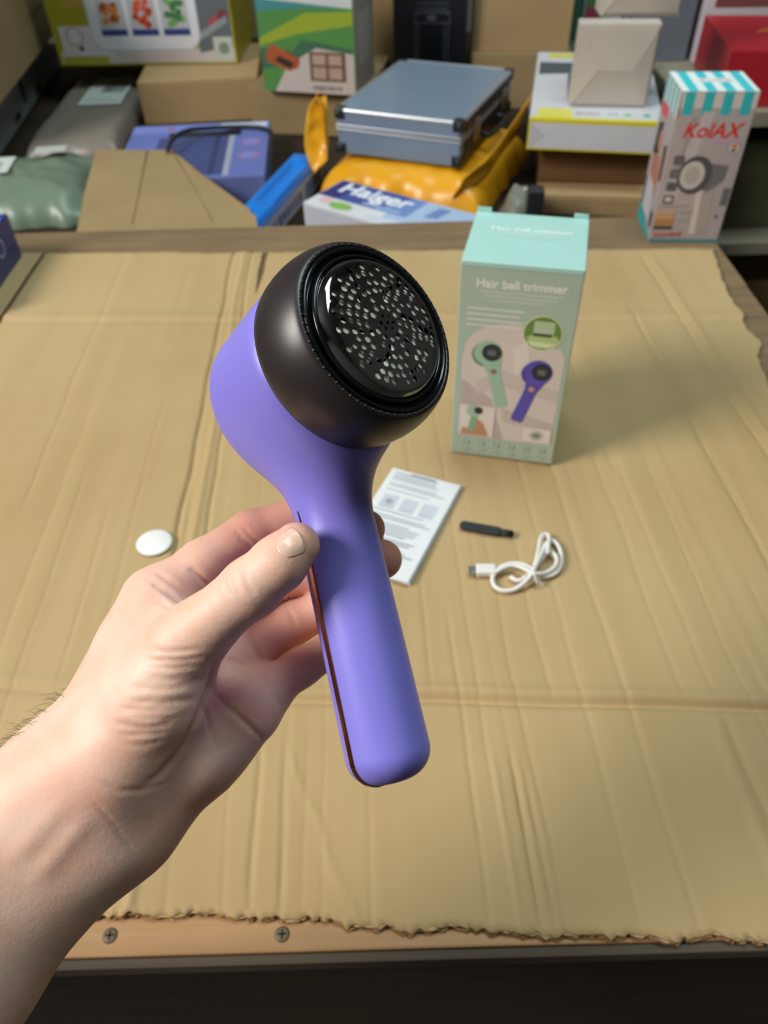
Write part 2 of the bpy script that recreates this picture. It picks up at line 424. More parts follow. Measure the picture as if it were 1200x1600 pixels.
    for j in range(ny - 1):
        for i in range(nx - 1):
            x, yy = V[j, i, 0], V[j, i, 1]
            if yy > 0.835:                                   # slit between two flaps
                c = -0.146 + 0.02 * (yy - 0.835); w = 0.0035 * min(1, (yy - 0.83) / 0.05)
                if abs(x - c) < w: keep[j, i] = False
            if 0.775 < yy:
                c = -0.436 + 0.01 * (yy - 0.78)
                if abs(x - c) < 0.0026: keep[j, i] = False
    q = MB()
    top = V.reshape(-1, 3); bot = top.copy(); bot[:, 2] = T0 + 0.0001
    n0 = ny * nx
    idx = lambda j, i: j * nx + i
    fs = []; side = []
    for j in range(ny - 1):
        for i in range(nx - 1):
            if not keep[j, i]: continue
            a, b, c, d = idx(j, i), idx(j, i + 1), idx(j + 1, i + 1), idx(j + 1, i)
            fs.append((a, b, c, d)); fs.append((d + n0, c + n0, b + n0, a + n0))
            for (p, r_, jj, ii) in ((a, b, j - 1, i), (b, c, j, i + 1), (c, d, j + 1, i), (d, a, j, i - 1)):
                if jj < 0 or ii < 0 or jj >= ny - 1 or ii >= nx - 1 or not keep[jj, ii]:
                    side.append((r_, p, p + n0, r_ + n0))
    q.v = [tuple(p) for p in np.vstack([top, bot])]; q.f = fs + side
    q.mats = [SHEET, CORE]; q.mi = [0] * len(fs) + [1] * len(side)
    o = q.build('sheet', root); o.data.polygons.foreach_set('use_smooth', [True] * len(fs) + [False] * len(side))
    # torn corrugated plies fringing the front edge
    t = MB(); rr = random.Random(3)
    for ply, (dz, dy, m) in enumerate(((-0.0004, 0.0, SHEET), (-0.0018, 0.0012, CORE), (-0.0032, -0.0004, SHEET))):
        x = -0.26
        while x < 0.33:
            l = rr.uniform(0.004, 0.016); n = 4
            vs = []; fs = []
            for k in range(n + 1):
                xx = x + l * k / n; yb_ = 0.1385 - slope(0.14) * xx + frt(xx)
                out = dy * 0.5 + rr.uniform(0.0001, 0.0015) * math.sin(math.pi * (k + 0.3) / (n + 0.6))
                zz = dz + (0.0007 * math.sin(xx * 1500) if ply == 1 else 0) + rr.uniform(-0.0003, 0.0003)
                vs += [(xx, yb_ + 0.001, zz), (xx, yb_ - out, max(T0 + .0003, zz - rr.uniform(0, 0.0009))), (xx, yb_ - out, max(T0 + .0002, zz - 0.0008)), (xx, yb_ + 0.001, max(T0 + .0002, zz - 0.0006))]
            for k in range(n):
                b0, b1 = k * 4, k * 4 + 4
                fs += [(b0, b0 + 1, b1 + 1, b1), (b0 + 1, b0 + 2, b1 + 2, b1 + 1), (b0 + 2, b0 + 3, b1 + 3, b1 + 2)]
            fs += [(3, 2, 1, 0), (n * 4, n * 4 + 1, n * 4 + 2, n * 4 + 3)]
            t.add(vs, fs, m); x += l * rr.uniform(0.7, 1.5)
    t.build('torn_edge', root)
    return root
sheet()

# ------------------------------------------------------------------ implicit-surface mesher
def smin(a, b, k):
    h = np.maximum(k - np.abs(a - b), 0) / k
    return np.minimum(a, b) - h * h * k * 0.25
def smax(a, b, k): return -smin(-a, -b, k)
def cone(p, a, b, ra, rb):
    ba = b - a; pa = p - a
    h = np.clip(pa @ ba / (ba @ ba), 0, 1)
    q = pa - h[:, None] * ba
    return np.sqrt((q * q).sum(1)) - (ra + (rb - ra) * h)
def grad(fn, p, e=2e-4):
    g = np.empty_like(p)
    for i in range(3):
        d = np.zeros(3); d[i] = e
        g[:, i] = (fn(p + d) - fn(p - d)) / (2 * e)
    return g
def sdf_mesh(fn, lo, hi, h, newton=4):
    lo = np.array(lo); hi = np.array(hi); B = 8
    nb = np.ceil((hi - lo) / (h * B)).astype(int); N = nb * B + 1
    # coarse pass
    cx = [lo[i] + (np.arange(nb[i]) + 0.5) * h * B for i in range(3)]
    G = np.stack(np.meshgrid(*cx, indexing='ij'), -1).reshape(-1, 3)
    fc = fn(G).reshape(nb)
    F = np.repeat(np.repeat(np.repeat(np.sign(fc) * 1.0, B, 0), B, 1), B, 2)
    F = np.pad(F, ((0, 1),) * 3, mode='edge')
    act = np.argwhere(np.abs(fc) < h * B * 1.15)
    loc = np.stack(np.meshgrid(*(np.arange(B + 1),) * 3, indexing='ij'), -1).reshape(-1, 3)
    for s in range(0, len(act), 600):
        ii = (act[s:s + 600, None, :] * B + loc[None]).reshape(-1, 3)
        F[ii[:, 0], ii[:, 1], ii[:, 2]] = fn(lo + ii * h)
    S = F < 0
    # surface nets
    corners = [(i, j, k) for i in (0, 1) for j in (0, 1) for k in (0, 1)]
    sl = lambda A, c: A[c[0]:A.shape[0] - 1 + c[0], c[1]:A.shape[1] - 1 + c[1], c[2]:A.shape[2] - 1 + c[2]]
    cnt = sum(sl(S, c).astype(np.int8) for c in corners)
    cells = np.argwhere((cnt > 0) & (cnt < 8))
    vid = -np.ones(np.array(F.shape) - 1, int); vid[tuple(cells.T)] = np.arange(len(cells))
    acc = np.zeros((len(cells), 3)); num = np.zeros(len(cells))
    for a in range(8):
        for b in range(a + 1, 8):
            ca, cb = np.array(corners[a]), np.array(corners[b])
            if np.abs(ca - cb).sum() != 1: continue
            fa = F[tuple((cells + ca).T)]; fb = F[tuple((cells + cb).T)]
            m = (fa < 0) != (fb < 0)
            t = np.where(m, fa / np.where(m, fa - fb, 1), 0)
            acc += np.where(m[:, None], ca + t[:, None] * (cb - ca), 0); num += m
    V = lo + (cells + acc / num[:, None]) * h
    faces = []
    for ax in range(3):
        o1, o2 = [(1, 2), (2, 0), (0, 1)][ax]
        d = np.zeros(3, int); d[ax] = 1
        A = S[:-1] if ax == 0 else (S[:, :-1] if ax == 1 else S[:, :, :-1])
        Bq = S[1:] if ax == 0 else (S[:, 1:] if ax == 1 else S[:, :, 1:])
        e = np.argwhere(A != Bq)
        ok = (e[:, o1] > 0) & (e[:, o2] > 0) & (e[:, o1] < vid.shape[o1]) & (e[:, o2] < vid.shape[o2])
        e = e[ok]; ins = S[tuple(e.T)]
        u1 = np.zeros(3, int); u1[o1] = 1; u2 = np.zeros(3, int); u2[o2] = 1
        q = np.stack([vid[tuple((e - u1 - u2).T)], vid[tuple((e - u2).T)], vid[tuple(e.T)], vid[tuple((e - u1).T)]], 1)
        q[~ins] = q[~ins][:, ::-1]
        faces.append(q)
    Q = np.vstack(faces); Q = Q[(Q >= 0).all(1)]
    for _ in range(newton):
        g = grad(fn, V); f0 = fn(V); g2 = np.maximum((g * g).sum(1), 0.05)
        st = (f0 / g2)[:, None] * g
        l = np.linalg.norm(st, axis=1, keepdims=True); st *= np.minimum(1, h * 0.7 / np.maximum(l, 1e-12))
        V = V - st
    return V, Q
def np_object(name, V, Q, m, parent=None, smooth=True):
    me = bpy.data.meshes.new(name); me.from_pydata(V.tolist(), [], Q.tolist()); me.materials.append(m)
    if smooth: me.polygons.foreach_set('use_smooth', [True] * len(Q))
    me.update()
    o = bpy.data.objects.new(name, me); COL.objects.link(o)
    if parent: o.parent = parent
    return o

# ------------------------------------------------------------------ lint remover
def camdir(x, y, z):                       # right, up, towards the lens
    v = RGT * x + UPV * y - FWD * z; return v / np.linalg.norm(v)
HZ = camdir(0.609, 0.267, 0.752)           # way the shaving face looks
HT = camdir(0.212, -0.959, 0.139)          # way the handle runs
HY = -HT - HZ * (-HT @ HZ); HY /= np.linalg.norm(HY)
HX = np.cross(HY, HZ)
HO = Dp(601, 507, 0.237)                   # middle of the shaving face
DM = Matrix.Identity(4)
for i in range(3):
    DM[i][0] = HX[i]; DM[i][1] = HY[i]; DM[i][2] = HZ[i]; DM[i][3] = HO[i]
HR = np.stack([HX, HY, HZ], 1)
def to_dev(p): return (p - HO) @ HR

ZC = -0.0470                               # handle axis behind the face
def cup_sdf(p):
    r = np.hypot(p[:, 0], p[:, 1]); z = p[:, 2]
    zc = -0.0463; hh = 0.0248; rr = 0.009
    R = 0.0319 - 0.0038 * np.clip((-0.0235 - z) / 0.045, 0, 1.2) ** 1.3
    dx = r - (R - rr); dz = np.abs(z - zc) - (hh - rr)
    return np.minimum(np.maximum(dx, dz), 0) + np.hypot(np.maximum(dx, 0), np.maximum(dz, 0)) - rr
def handle_sdf(p):
    y = p[:, 1]; s = np.clip(-y / 0.14, 0, 1)
    R = 0.0130 + 0.0015 * s
    r = np.hypot(p[:, 0], (p[:, 2] - ZC) / 0.98)
    rr = 0.0095
    y0, y1 = -0.1388, 0.0
    dx = r - (R - rr); dy = np.abs(y - (y0 + y1) / 2) - ((y1 - y0) / 2 - rr)
    return np.minimum(np.maximum(dx, dy), 0) + np.hypot(np.maximum(dx, 0), np.maximum(dy, 0)) - rr
def body_sdf(p):
    d = smin(cup_sdf(p), handle_sdf(p), 0.024)
    return smax(d, p[:, 2] + 0.0232, 0.0012)

dev = empty('lint_remover', label='purple handheld lint remover with black collar and perforated chrome head, held in the hand', cat='lint remover', mw=DM)
def simple_principled(name, color, rough, metal=0.0, coat=0.0, coat_rough=0.1, sheen=0.0, var=0.04, scale=30, bump=0.0, bscale=900):
    m = mat(name, color, rough, metal, var=var, scale=scale, coat=coat, bump=bump, bscale=bscale)
    b = m.node_tree.nodes['Principled BSDF']; b.inputs['Coat Roughness'].default_value = coat_rough
    return m
PURPLE = simple_principled('lilac_plastic', '#8a85ea', 0.38, var=0.02, bump=0.05, bscale=1500)
BLACKS = simple_principled('black_satin_plastic', '#2b2628', 0.38, var=0.05)
BLACKS.node_tree.nodes['Principled BSDF'].inputs['Specular IOR Level'].default_value = 0.65
BLACKG = simple_principled('black_gloss_plastic', '#11151a', 0.16, var=0.05)
CHROME = simple_principled('chrome', '#9ba0a6', 0.07, 1.0, var=0.02)
STEEL = simple_principled('cutter_steel', '#f8f1e0', 0.42, 0.12, var=0.12, scale=260)
ROSE = simple_principled('rose_gold', '#c08a6c', 0.14, 1.0, var=0.05)
DARKIN = mat('dark_cavity_plastic', '#0c0c0e', 0.6)
V, Q = sdf_mesh(body_sdf, (-0.036, -0.144, -0.075), (0.036, 0.036, -0.020), 0.0011)
np_object('body', V, Q, PURPLE, dev)
mm = lambda L_: [(r / 1000, z / 1000) for r, z in L_]
q = MB(); q.lathe(mm([(30.2, -25.0), (31.6, -24.9), (32.35, -24.2), (32.8, -22), (33.1, -19), (33.2, -16), (33.0, -13), (32.5, -10), (31.8, -7.6), (31.0, -5.4), (30.3, -4.0), (29.8, -3.3), (29.3, -2.9), (28.6, -2.8), (28.0, -3.2), (27.8, -8), (26, -20), (0.01, -20)]), BLACKS, 128)
q.build('collar', dev, True)
q = MB(); q.lathe(mm([(27.9, -6), (27.9, -3.0), (27.7, -2.55), (27.2, -2.4), (26.6, -2.6), (26.2, -3.6), (25.9, -4.4), (25.5, -4.5), (25.2, -4.0), (25.0, -2.6), (24.7, -1.9), (24.2, -1.7), (23.8, -2.0), (23.7, -6)]), BLACKG, 128, True)
ring = q.build('face_ring', dev, True)
q = MB()
for k in range(64):                                     # ring of pin-head dimple studs on the rim
    a = 2 * math.pi * (k + 0.3) / 64; cx, cy = 0.02875 * math.cos(a), 0.02875 * math.sin(a)
    vs = []; fs = []
    for i, (r, z) in enumerate(((0.00050, -0.00290), (0.00040, -0.00262), (0.0002, -0.00252))):
        for j in range(8): vs.append((cx + r * math.cos(j * math.pi / 4), cy + r * math.sin(j * math.pi / 4), z))
    for i in range(2):
        for j in range(8): fs.append((i * 8 + j, i * 8 + (j + 1) % 8, i * 8 + 8 + (j + 1) % 8, i * 8 + 8 + j))
    fs.append(tuple(range(16, 24))); q.add(vs, fs, BLACKS)
tag(q.build('rim_studs', dev, True), kind='stuff')
# perforated foil: one plate with real holes
def dome(r):                                            # height of the foil over its radius
    if r < 0.0208: return 0.0004 + 0.0011 * (1 - (r / 0.0208) ** 2)
    t = min(1, (r - 0.0208) / 0.0028); return 0.0004 - 0.0026 * t ** 1.7
pts = []; edges = []
def loop(cx, cy, r, n, ph=0.0):
    o = len(pts)
    for k in range(n):
        a = 2 * math.pi * k / n + ph; pts.append(Vector((cx + r * math.cos(a), cy + r * math.sin(a))))
    edges.extend((o + k, o + (k + 1) % n) for k in range(n))
loop(0, 0, 0.0236, 72)
for R_ in (0.0231, 0.0225, 0.0219, 0.0213): 
    for k in range(72): pts.append(Vector((R_ * math.cos(2 * math.pi * k / 72), R_ * math.sin(2 * math.pi * k / 72))))
rr = random.Random(2); holes = []
ring_counts = [(0.0, 1), (0.0025, 6), (0.0053, 12), (0.0082, 19), (0.0111, 25), (0.0140, 31), (0.0168, 37), (0.0193, 40)]
for R_, n_ in ring_counts:
    for k in range(n_):
        a = 2 * math.pi * (k + 0.5 * rr.random() * 0.4) / n_ + R_ * 400
        x, y = (R_ + rr.uniform(-.00015, .00015)) * math.cos(a), (R_ + rr.uniform(-.00015, .00015)) * math.sin(a)
        hr = (0.00075 if R_ < 0.004 else 0.00122) * rr.uniform(0.82, 1.06)
        if R_ > 0.0185 and rr.random() < 0.22: continue
        if all(math.hypot(x - hx, y - hy) > hr + h2 + 0.00022 for hx, hy, h2 in holes):
            holes.append((x, y, hr)); loop(x, y, hr, 12, rr.random())
vo, eo, fo, *_ = delaunay_2d_cdt(pts, edges, [], 0, 1e-7)
def in_hole(f_):
    c = sum((vo[i] for i in f_), Vector((0, 0))) / len(f_)
    return any((c.x - hx) ** 2 + (c.y - hy) ** 2 < (h2 * 0.97) ** 2 for hx, hy, h2 in holes)
fo = [f_ for f_ in fo if not in_hole(f_)]
bmf = MB(); bmf.add([(p.x, p.y, dome(p.length)) for p in vo], [tuple(f_) for f_ in fo], CHROME)
foil = bmf.build('perforated_foil', dev, True)
so = foil.modifiers.new('thickness', 'SOLIDIFY'); so.thickness = 0.0003; so.offset = -1; so.material_offset_rim = 1
foil.data.materials.append(mat('foil_hole_edge', '#55585c', 0.45, 0.8))
es = foil.modifiers.new('crisp', 'EDGE_SPLIT'); es.split_angle = math.radians(35)
q = MB(); q.lathe(mm([(0.01, -1.2), (23.2, -3.2), (23.2, -3.6), (0.01, -3.6)]), DARKIN, 64); q.build('cutter_base', dev, True)
for k in range(6):                                      # spinning cutter blades under the foil
    a0 = math.pi / 3 * k + 0.2; vs = []; fs = []
    for i in range(9):
        r = 0.003 + 0.0178 * i / 8
        for j in range(5):
            a = a0 + 0.05 + 0.90 * j / 4 + 0.25 * math.sin(i * 0.7)
            vs.append((r * math.cos(a), r * math.sin(a), dome(r) - 0.0005 - 0.0004 * j / 4))
    for i in range(8):
        for j in range(4): fs.append((i * 5 + j, i * 5 + 5 + j, i * 5 + 6 + j, i * 5 + 1 + j))
    q = MB(); q.add(vs, fs, STEEL); b_ = q.build('cutter_blade', dev, True)
    s2 = b_.modifiers.new('thickness', 'SOLIDIFY'); s2.thickness = 0.0004; s2.offset = -1
# rose-gold trim band in the seam round the handle
def outline(origin, d, zs):
    lo_, hi_ = 0.0, 0.05
    for _ in range(40):
        m_ = (lo_ + hi_) / 2; p = np.array([[origin[0] + d[0] * m_, origin[1] + d[1] * m_, zs]])
        if body_sdf(p)[0] < 0: lo_ = m_
        else: hi_ = m_
    return np.array([origin[0] + d[0] * lo_, origin[1] + d[1] * lo_])
ZS = ZC - 0.0005
band = []
for k in range(40):
    y = -0.046 - (0.126 - 0.046) * k / 39; band.append((outline((0, y), (-1, 0), ZS), (-1, 0)))
for k in range(1, 40):
    a = math.pi + math.pi * k / 40; d_ = (math.cos(a), math.sin(a)); band.append((outline((0, -0.126), d_, ZS), d_))
for k in range(40):
    y = -0.126 + (0.126 - 0.046) * k / 39; band.append((outline((0, y), (1, 0), ZS), (1, 0)))
vs = []; fs = []; nb_ = len(band)
for i, (p, _) in enumerate(band):
    t = band[min(i + 1, nb_ - 1)][0] - band[max(i - 1, 0)][0]; t = t / np.linalg.norm(t); nrm = np.array([t[1], -t[0]])
    if nrm @ band[i][1] < 0: nrm = -nrm
    w = 0.0012 * min(1, (min(i, nb_ - 1 - i) + 1) / 10)
    for off, zz in ((-0.0006, -w), (0.00028, -w), (0.00045, -w * 0.6), (0.00045, w * 0.6), (0.00028, w), (-0.0006, w)):
        vs.append((p[0] + nrm[0] * off, p[1] + nrm[1] * off, ZS + zz))
for i in range(nb_ - 1):
    for j in range(6): fs.append((i * 6 + j, i * 6 + (j + 1) % 6, i * 6 + 6 + (j + 1) % 6, i * 6 + 6 + j))
q = MB(); q.add(vs, fs, ROSE); tag(q.build('trim_band', dev), 'thin rose-gold trim band along the handle seam')

# ------------------------------------------------------------------ hand and forearm
J = lambda u, v, d: Dp(u, v, d)
palm_prims = [  # metacarpals, thenar and little-finger mounds, wrist
    ((243, 940, .277), (112, 1212, .270), 11.5, 15.5), ((300, 992, .285), (128, 1232, .275), 11.0, 14.5),
    ((342, 1048, .284), (145, 1255, .275), 10.5, 14.5), ((380, 1104, .276), (165, 1285, .272), 10.5, 15.5),
    ((313, 1160, .275), (212, 1270, .272), 15.5, 16.0), ((385, 1110, .276), (313, 1160, .275), 10.5, 15.5),
    ((292, 1005, .2515), (250, 1085, .257), 10.8, 14.8), ((250, 1085, .257), (185, 1175, .262), 14.8, 17.5),
    ((185, 1175, .262), (100, 1222, .266), 17.5, 18.0),
    ((250, 965, .272), (285, 1010, .258), 7.5, 9.0), ((215, 1010, .270), (220, 1080, .262), 10, 12)]
arm_prims = [((100, 1220, .267), (-130, 1405, .255), 18.3, 23), ((-130, 1405, .255), (-380, 1600, .240), 23, 28),
             ((163, 1296, .269), (-82, 1545, .258), 18.5, 21.5), ((-82, 1545, .258), (-300, 1790, .245), 21.5, 27)]
fingers = [
    [(292, 1005, .2515, 10.8), (325, 975, .2475, 9.8), (392, 918, .2425, 9.3), (436, 880, .2410, 8.6), (463, 853, .2425, 7.5)],   # thumb
    [(245, 938, .277, 10.5), (318, 884, .286, 9.6), (393, 834, .294, 8.8), (482, 803, .299, 8.1), (572, 826, .290, 7.2)],       # index
    [(300, 990, .285, 10.5), (365, 945, .294, 9.6), (430, 905, .301, 8.9), (520, 885, .303, 8.2), (597, 874, .291, 7.6)],        # middle
    [(342, 1046, .284, 10.0), (400, 1011, .2915, 8.8), (458, 974, .297, 8.1), (520, 945, .297, 7.6), (562, 928, .2855, 7.0)],     # ring
    [(380, 1102, .276, 9.5), (424, 1075, .2815, 8.0), (470, 1043, .2855, 7.0), (522, 1012, .287, 6.6), (553, 996, .2785, 6.2)]]   # little
Pp = [(J(*a), J(*b), ra / 1000, rb / 1000) for a, b, ra, rb in palm_prims]
Ap = [(J(*a), J(*b), ra / 1000, rb / 1000) for a, b, ra, rb in arm_prims]
Fp = [[(J(*j[:3]), j[3] / 1000) for j in ch] for ch in fingers]
def hand_core(p):
    d = cone(p, *Pp[0])
    for c in Pp[1:]: d = smin(d, cone(p, *c), 0.009)
    a = cone(p, *Ap[0])
    for c in Ap[1:]: a = smin(a, cone(p, *c), 0.022)
    palm = smin(d, a, 0.016)
    out = None
    for k, ch in enumerate(Fp):
        f_ = None
        for (a_, ra), (b_, rb) in zip(ch, ch[1:]):
            c = cone(p, a_, b_, ra, rb); f_ = c if f_ is None else smin(f_, c, 0.003)
        w = smin(palm, f_, 0.007)
        out = w if out is None else smin(out, w, 0.0012)
    return out
def device_block(p):                                    # the skin yields where it presses on the tool
    q_ = to_dev(p); d = body_sdf(q_)
    return d
def hand_sdf(p): return smax(hand_core(p), 0.00045 - device_block(p), 0.002)
def trace(uv):                                          # where the view of the photograph meets the skin
    uv = np.array(uv, float)
    d = np.array([ray(u, v) for u, v in uv]); d /= np.linalg.norm(d, axis=1, keepdims=True)
    t = np.full(len(uv), 0.14)
    for _ in range(110): t += np.clip(hand_core(CAM + d * t[:, None]), -0.01, 0.02) * 0.8
    return CAM + d * t[:, None], t
allp = np.array([x for c in Pp + Ap for x in (c[0], c[1])] + [j[0] for ch in Fp for j in ch])
V, Q = sdf_mesh(hand_sdf, allp.min(0) - 0.032, allp.max(0) + 0.032, 0.00105, 4)
g = grad(hand_sdf, V); Nrm = g / np.maximum(np.linalg.norm(g, axis=1, keepdims=True), 1e-9)
# skin folds: (polyline in the photograph, depth mm, half-width mm)
folds = [
    ([(333, 1030), (326, 1075), (310, 1120), (284, 1168), (250, 1210), (225, 1228)], 1.5, 1.5),
    ([(328, 1074), (350, 1098), (380, 1126), (411, 1155)], 1.0, 0.9), ([(316, 1097), (326, 1130), (338, 1172)], 0.7, 1.0),
    ([(150, 1218), (185, 1236), (225, 1234), (262, 1222)], 0.35, 1.0), ([(131, 1233), (155, 1262), (175, 1285), (200, 1322), (221, 1354)], 0.30, 0.6),
    ([(367, 825), (380, 842), (401, 860)], 0.45, 0.7), ([(377, 818), (392, 838), (410, 852)], 0.4, 0.7),
    ([(293, 884), (310, 898), (331, 920)], 1.0, 1.0), ([(232, 905), (262, 925), (290, 948)], 1.1, 1.1), ([(243, 893), (272, 914), (296, 936)], 0.8, 1.0),
    ([(232, 925), (256, 944), (276, 955)], 0.6, 0.9),
    ([(447, 948), (456, 962), (463, 980)], 0.5, 0.7), ([(384, 985), (396, 1008), (412, 1038)], 1.1, 0.9), ([(411, 1042), (422, 1070), (437, 1104)], 1.1, 0.9),
    ([(350, 898), (352, 916), (362, 934)], 0.40, 0.8), ([(364, 894), (368, 912), (378, 930)], 0.45, 0.8), ([(380, 890), (386, 910), (398, 932)], 0.40, 0.8),
    ([(355, 1070), (380, 1060), (400, 1068)], 0.4, 1.0), ([(345, 1030), (370, 1035), (398, 1046)], 0.4, 1.2)]
wr = random.Random(4)
for k in range(13):                                     # ripples on the ball of the thumb
    v0 = 1018 + k * 11.5 + wr.uniform(-3, 3); u0 = 236 - k * 5 + wr.uniform(-14, 14); u1 = 322 - max(0, k - 4) * 6 + wr.uniform(-14, 6)
    n_ = 6; bow = wr.uniform(2, 8)
    folds.append(([(u0 + (u1 - u0) * i / n_, v0 + bow * math.sin(i / n_ * math.pi) + wr.uniform(-1.3, 1.3) - (u1 - u0) * 0.03 * i / n_) for i in range(n_ + 1)],
                  wr.uniform(0.28, 0.62), wr.uniform(0.8, 1.3)))
disp = np.zeros(len(V))
for uv, dep, wd in folds:
    dense = []
    for (a, b) in zip(uv, uv[1:]):
        n_ = max(2, int(math.hypot(a[0] - b[0], a[1] - b[1]) / 3))
        dense += [(a[0] + (b[0] - a[0]) * i / n_, a[1] + (b[1] - a[1]) * i / n_) for i in range(n_)]
    dense.append(uv[-1]); p3, _ = trace(dense)
    sel = np.where((V > p3.min(0) - 0.006).all(1) & (V < p3.max(0) + 0.006).all(1))[0]
    if not len(sel): continue
    dd = np.linalg.norm(V[sel][:, None, :] - p3[None], axis=2); j = dd.argmin(1); dm = dd.min(1) * 1000
    ends = np.minimum(1, np.minimum(j, len(dense) - 1 - j) / (len(dense) * 0.22) + 0.12)
    disp[sel] += (-dep * np.exp(-(dm / wd) ** 2) + dep * 0.14 * np.exp(-((dm - wd * 2.1) / (wd * 1.1)) ** 2)) * ends / 1000
# tendons of the wrist
for uv, hgt, wd in (([(150, 1262), (110, 1310), (40, 1395)], 0.7, 3.6), ([(120, 1235), (60, 1300), (0, 1365)], 0.6, 3.8)):
    dense = [(uv[0][0] + (uv[-1][0] - uv[0][0]) * i / 40, uv[0][1] + (uv[-1][1] - uv[0][1]) * i / 40) for i in range(41)]
    p3, _ = trace(dense); dd = np.linalg.norm(V[:, None, :] - p3[None, ::2], axis=2).min(1) * 1000
    fade = np.clip(np.minimum(((V - p3[0]) @ (p3[-1] - p3[0])), ((V - p3[-1]) @ (p3[0] - p3[-1]))) / ((p3[-1] - p3[0]) @ (p3[-1] - p3[0])) / 0.35, 0, 1)
    disp += hgt / 1000 * np.exp(-(dd / wd) ** 2) * fade * fade * (3 - 2 * fade)
keep_off = device_block(V); disp = np.where(keep_off < 0.002, np.minimum(disp, 0), disp)
V2 = V + Nrm * disp[:, None]

def skin_material():
    m = bpy.data.materials.new('skin'); m.use_nodes = True
    nt = m.node_tree; n = nt.nodes; L = nt.links; b = n['Principled BSDF']
    at = n.new('ShaderNodeAttribute'); at.attribute_name = 'flush'
    tc = n.new('ShaderNodeTexCoord')
    t1 = n.new('ShaderNodeTexNoise'); t1.inputs['Scale'].default_value = 55; t1.inputs['Detail'].default_value = 5
    L.new(tc.outputs['Object'], t1.inputs['Vector'])
    r1 = n.new('ShaderNodeValToRGB'); e = r1.color_ramp.elements
    e[0].position = 0.35; e[0].color = hexc('#edc0aa') + (1,); e[1].position = 0.68; e[1].color = hexc('#f3d1c0') + (1,)
    L.new(t1.outputs['Fac'], r1.inputs['Fac'])
    mx = n.new('ShaderNodeMix'); mx.data_type = 'RGBA'; mx.inputs['B'].default_value = hexc('#f2a68c') + (1,)
    L.new(at.outputs['Fac'], mx.inputs['Factor']); L.new(r1.outputs['Color'], mx.inputs['A'])
    L.new(mx.outputs['Result'], b.inputs['Base Color'])
    b.inputs['Roughness'].default_value = 0.5; b.inputs['Specular IOR Level'].default_value = 0.4
    b.inputs['Subsurface Weight'].default_value = 0.35; b.inputs['Subsurface Radius'].default_value = (1.0, 0.35, 0.2)
    b.inputs['Subsurface Scale'].default_value = 0.003
    vo_ = n.new('ShaderNodeTexVoronoi'); vo_.inputs['Scale'].default_value = 1100; L.new(tc.outputs['Object'], vo_.inputs['Vector'])
    t2 = n.new('ShaderNodeTexNoise'); t2.inputs['Scale'].default_value = 420; t2.inputs['Detail'].default_value = 4; L.new(tc.outputs['Object'], t2.inputs['Vector'])
    ad = n.new('ShaderNodeMath'); ad.operation = 'MULTIPLY_ADD'; ad.inputs[1].default_value = 0.35
    L.new(vo_.outputs['Distance'], ad.inputs[0]); L.new(t2.outputs['Fac'], ad.inputs[2])
    bp = n.new('ShaderNodeBump'); bp.inputs['Strength'].default_value = 0.16; bp.inputs['Distance'].default_value = 0.0006
    L.new(ad.outputs[0], bp.inputs['Height']); L.new(bp.outputs['Normal'], b.inputs['Normal'])
    return m
SKIN = skin_material()
person = np_object('person', V2, Q, SKIN)
tag(person, 'bare left hand and forearm reaching in from the lower left, gripping the purple lint remover', 'person')
fl = np.zeros(len(V))
tips = [(Fp[0][-1][0], .012, .55), (Fp[1][2][0], .026, .65), (Fp[1][1][0], .018, .45), (Fp[1][-1][0], .02, .8), (Fp[2][-1][0], .02, .8), (Fp[3][2][0], .018, .6), (Fp[4][2][0], .016, .5),
        (Fp[3][1][0], .014, .4), (trace([(285, 905)])[0][0], .010, .4), (trace([(300, 1265)])[0][0], .016, .35), (trace([(150, 1255)])[0][0], .014, .25), (trace([(400, 1120)])[0][0], .012, .3)]
for c, s, a in tips: fl = np.maximum(fl, a * np.exp(-(((V - c) ** 2).sum(1)) / s ** 2))
att = person.data.attributes.new('flush', 'FLOAT', 'POINT'); att.data.foreach_set('value', fl.astype(np.float32))
# thumbnail: curved plate seated on the thumb
ax = np.array([0.90, -0.436]); pr = np.array([0.436, 0.90])
cN = np.array([453.0, 850.0]); nu, nv = 15, 13; uv = []
for i in range(nu):
    for j in range(nv):
        s = -1 + 2 * i / (nu - 1); t = -1 + 2 * j / (nv - 1)
        wdt = 25 * (0.88 + 0.12 * s) * max(0.12, 1 - abs(s) ** (5 if s > 0 else 3.2)) ** 0.5
        q_ = cN + ax * (s * 21) + pr * (t * wdt); uv.append(q_)
p3, _ = trace(uv); gN = grad(hand_core, p3); gN /= np.linalg.norm(gN, axis=1, keepdims=True)
lift = np.array([-0.00012 + 0.00030 * min(1, 3.5 * min(j, nv - 1 - j) / (nv - 1)) * min(1, 3.0 * i / (nu - 1)) + (0.00012 if i >= nu - 2 else 0) for i in range(nu) for j in range(nv)])
p3 = p3 + gN * lift[:, None]
NAIL = simple_principled('fingernail', '#f0c8b6', 0.25, var=0.05, coat=0.3)
q = MB(); q.add(p3, [(i * nv + j, i * nv + j + 1, (i + 1) * nv + j + 1, (i + 1) * nv + j) for i in range(nu - 1) for j in range(nv - 1)], NAIL)
nl = q.build('thumbnail', person, True); so = nl.modifiers.new('thickness', 'SOLIDIFY'); so.thickness = 0.00022; so.offset = 0
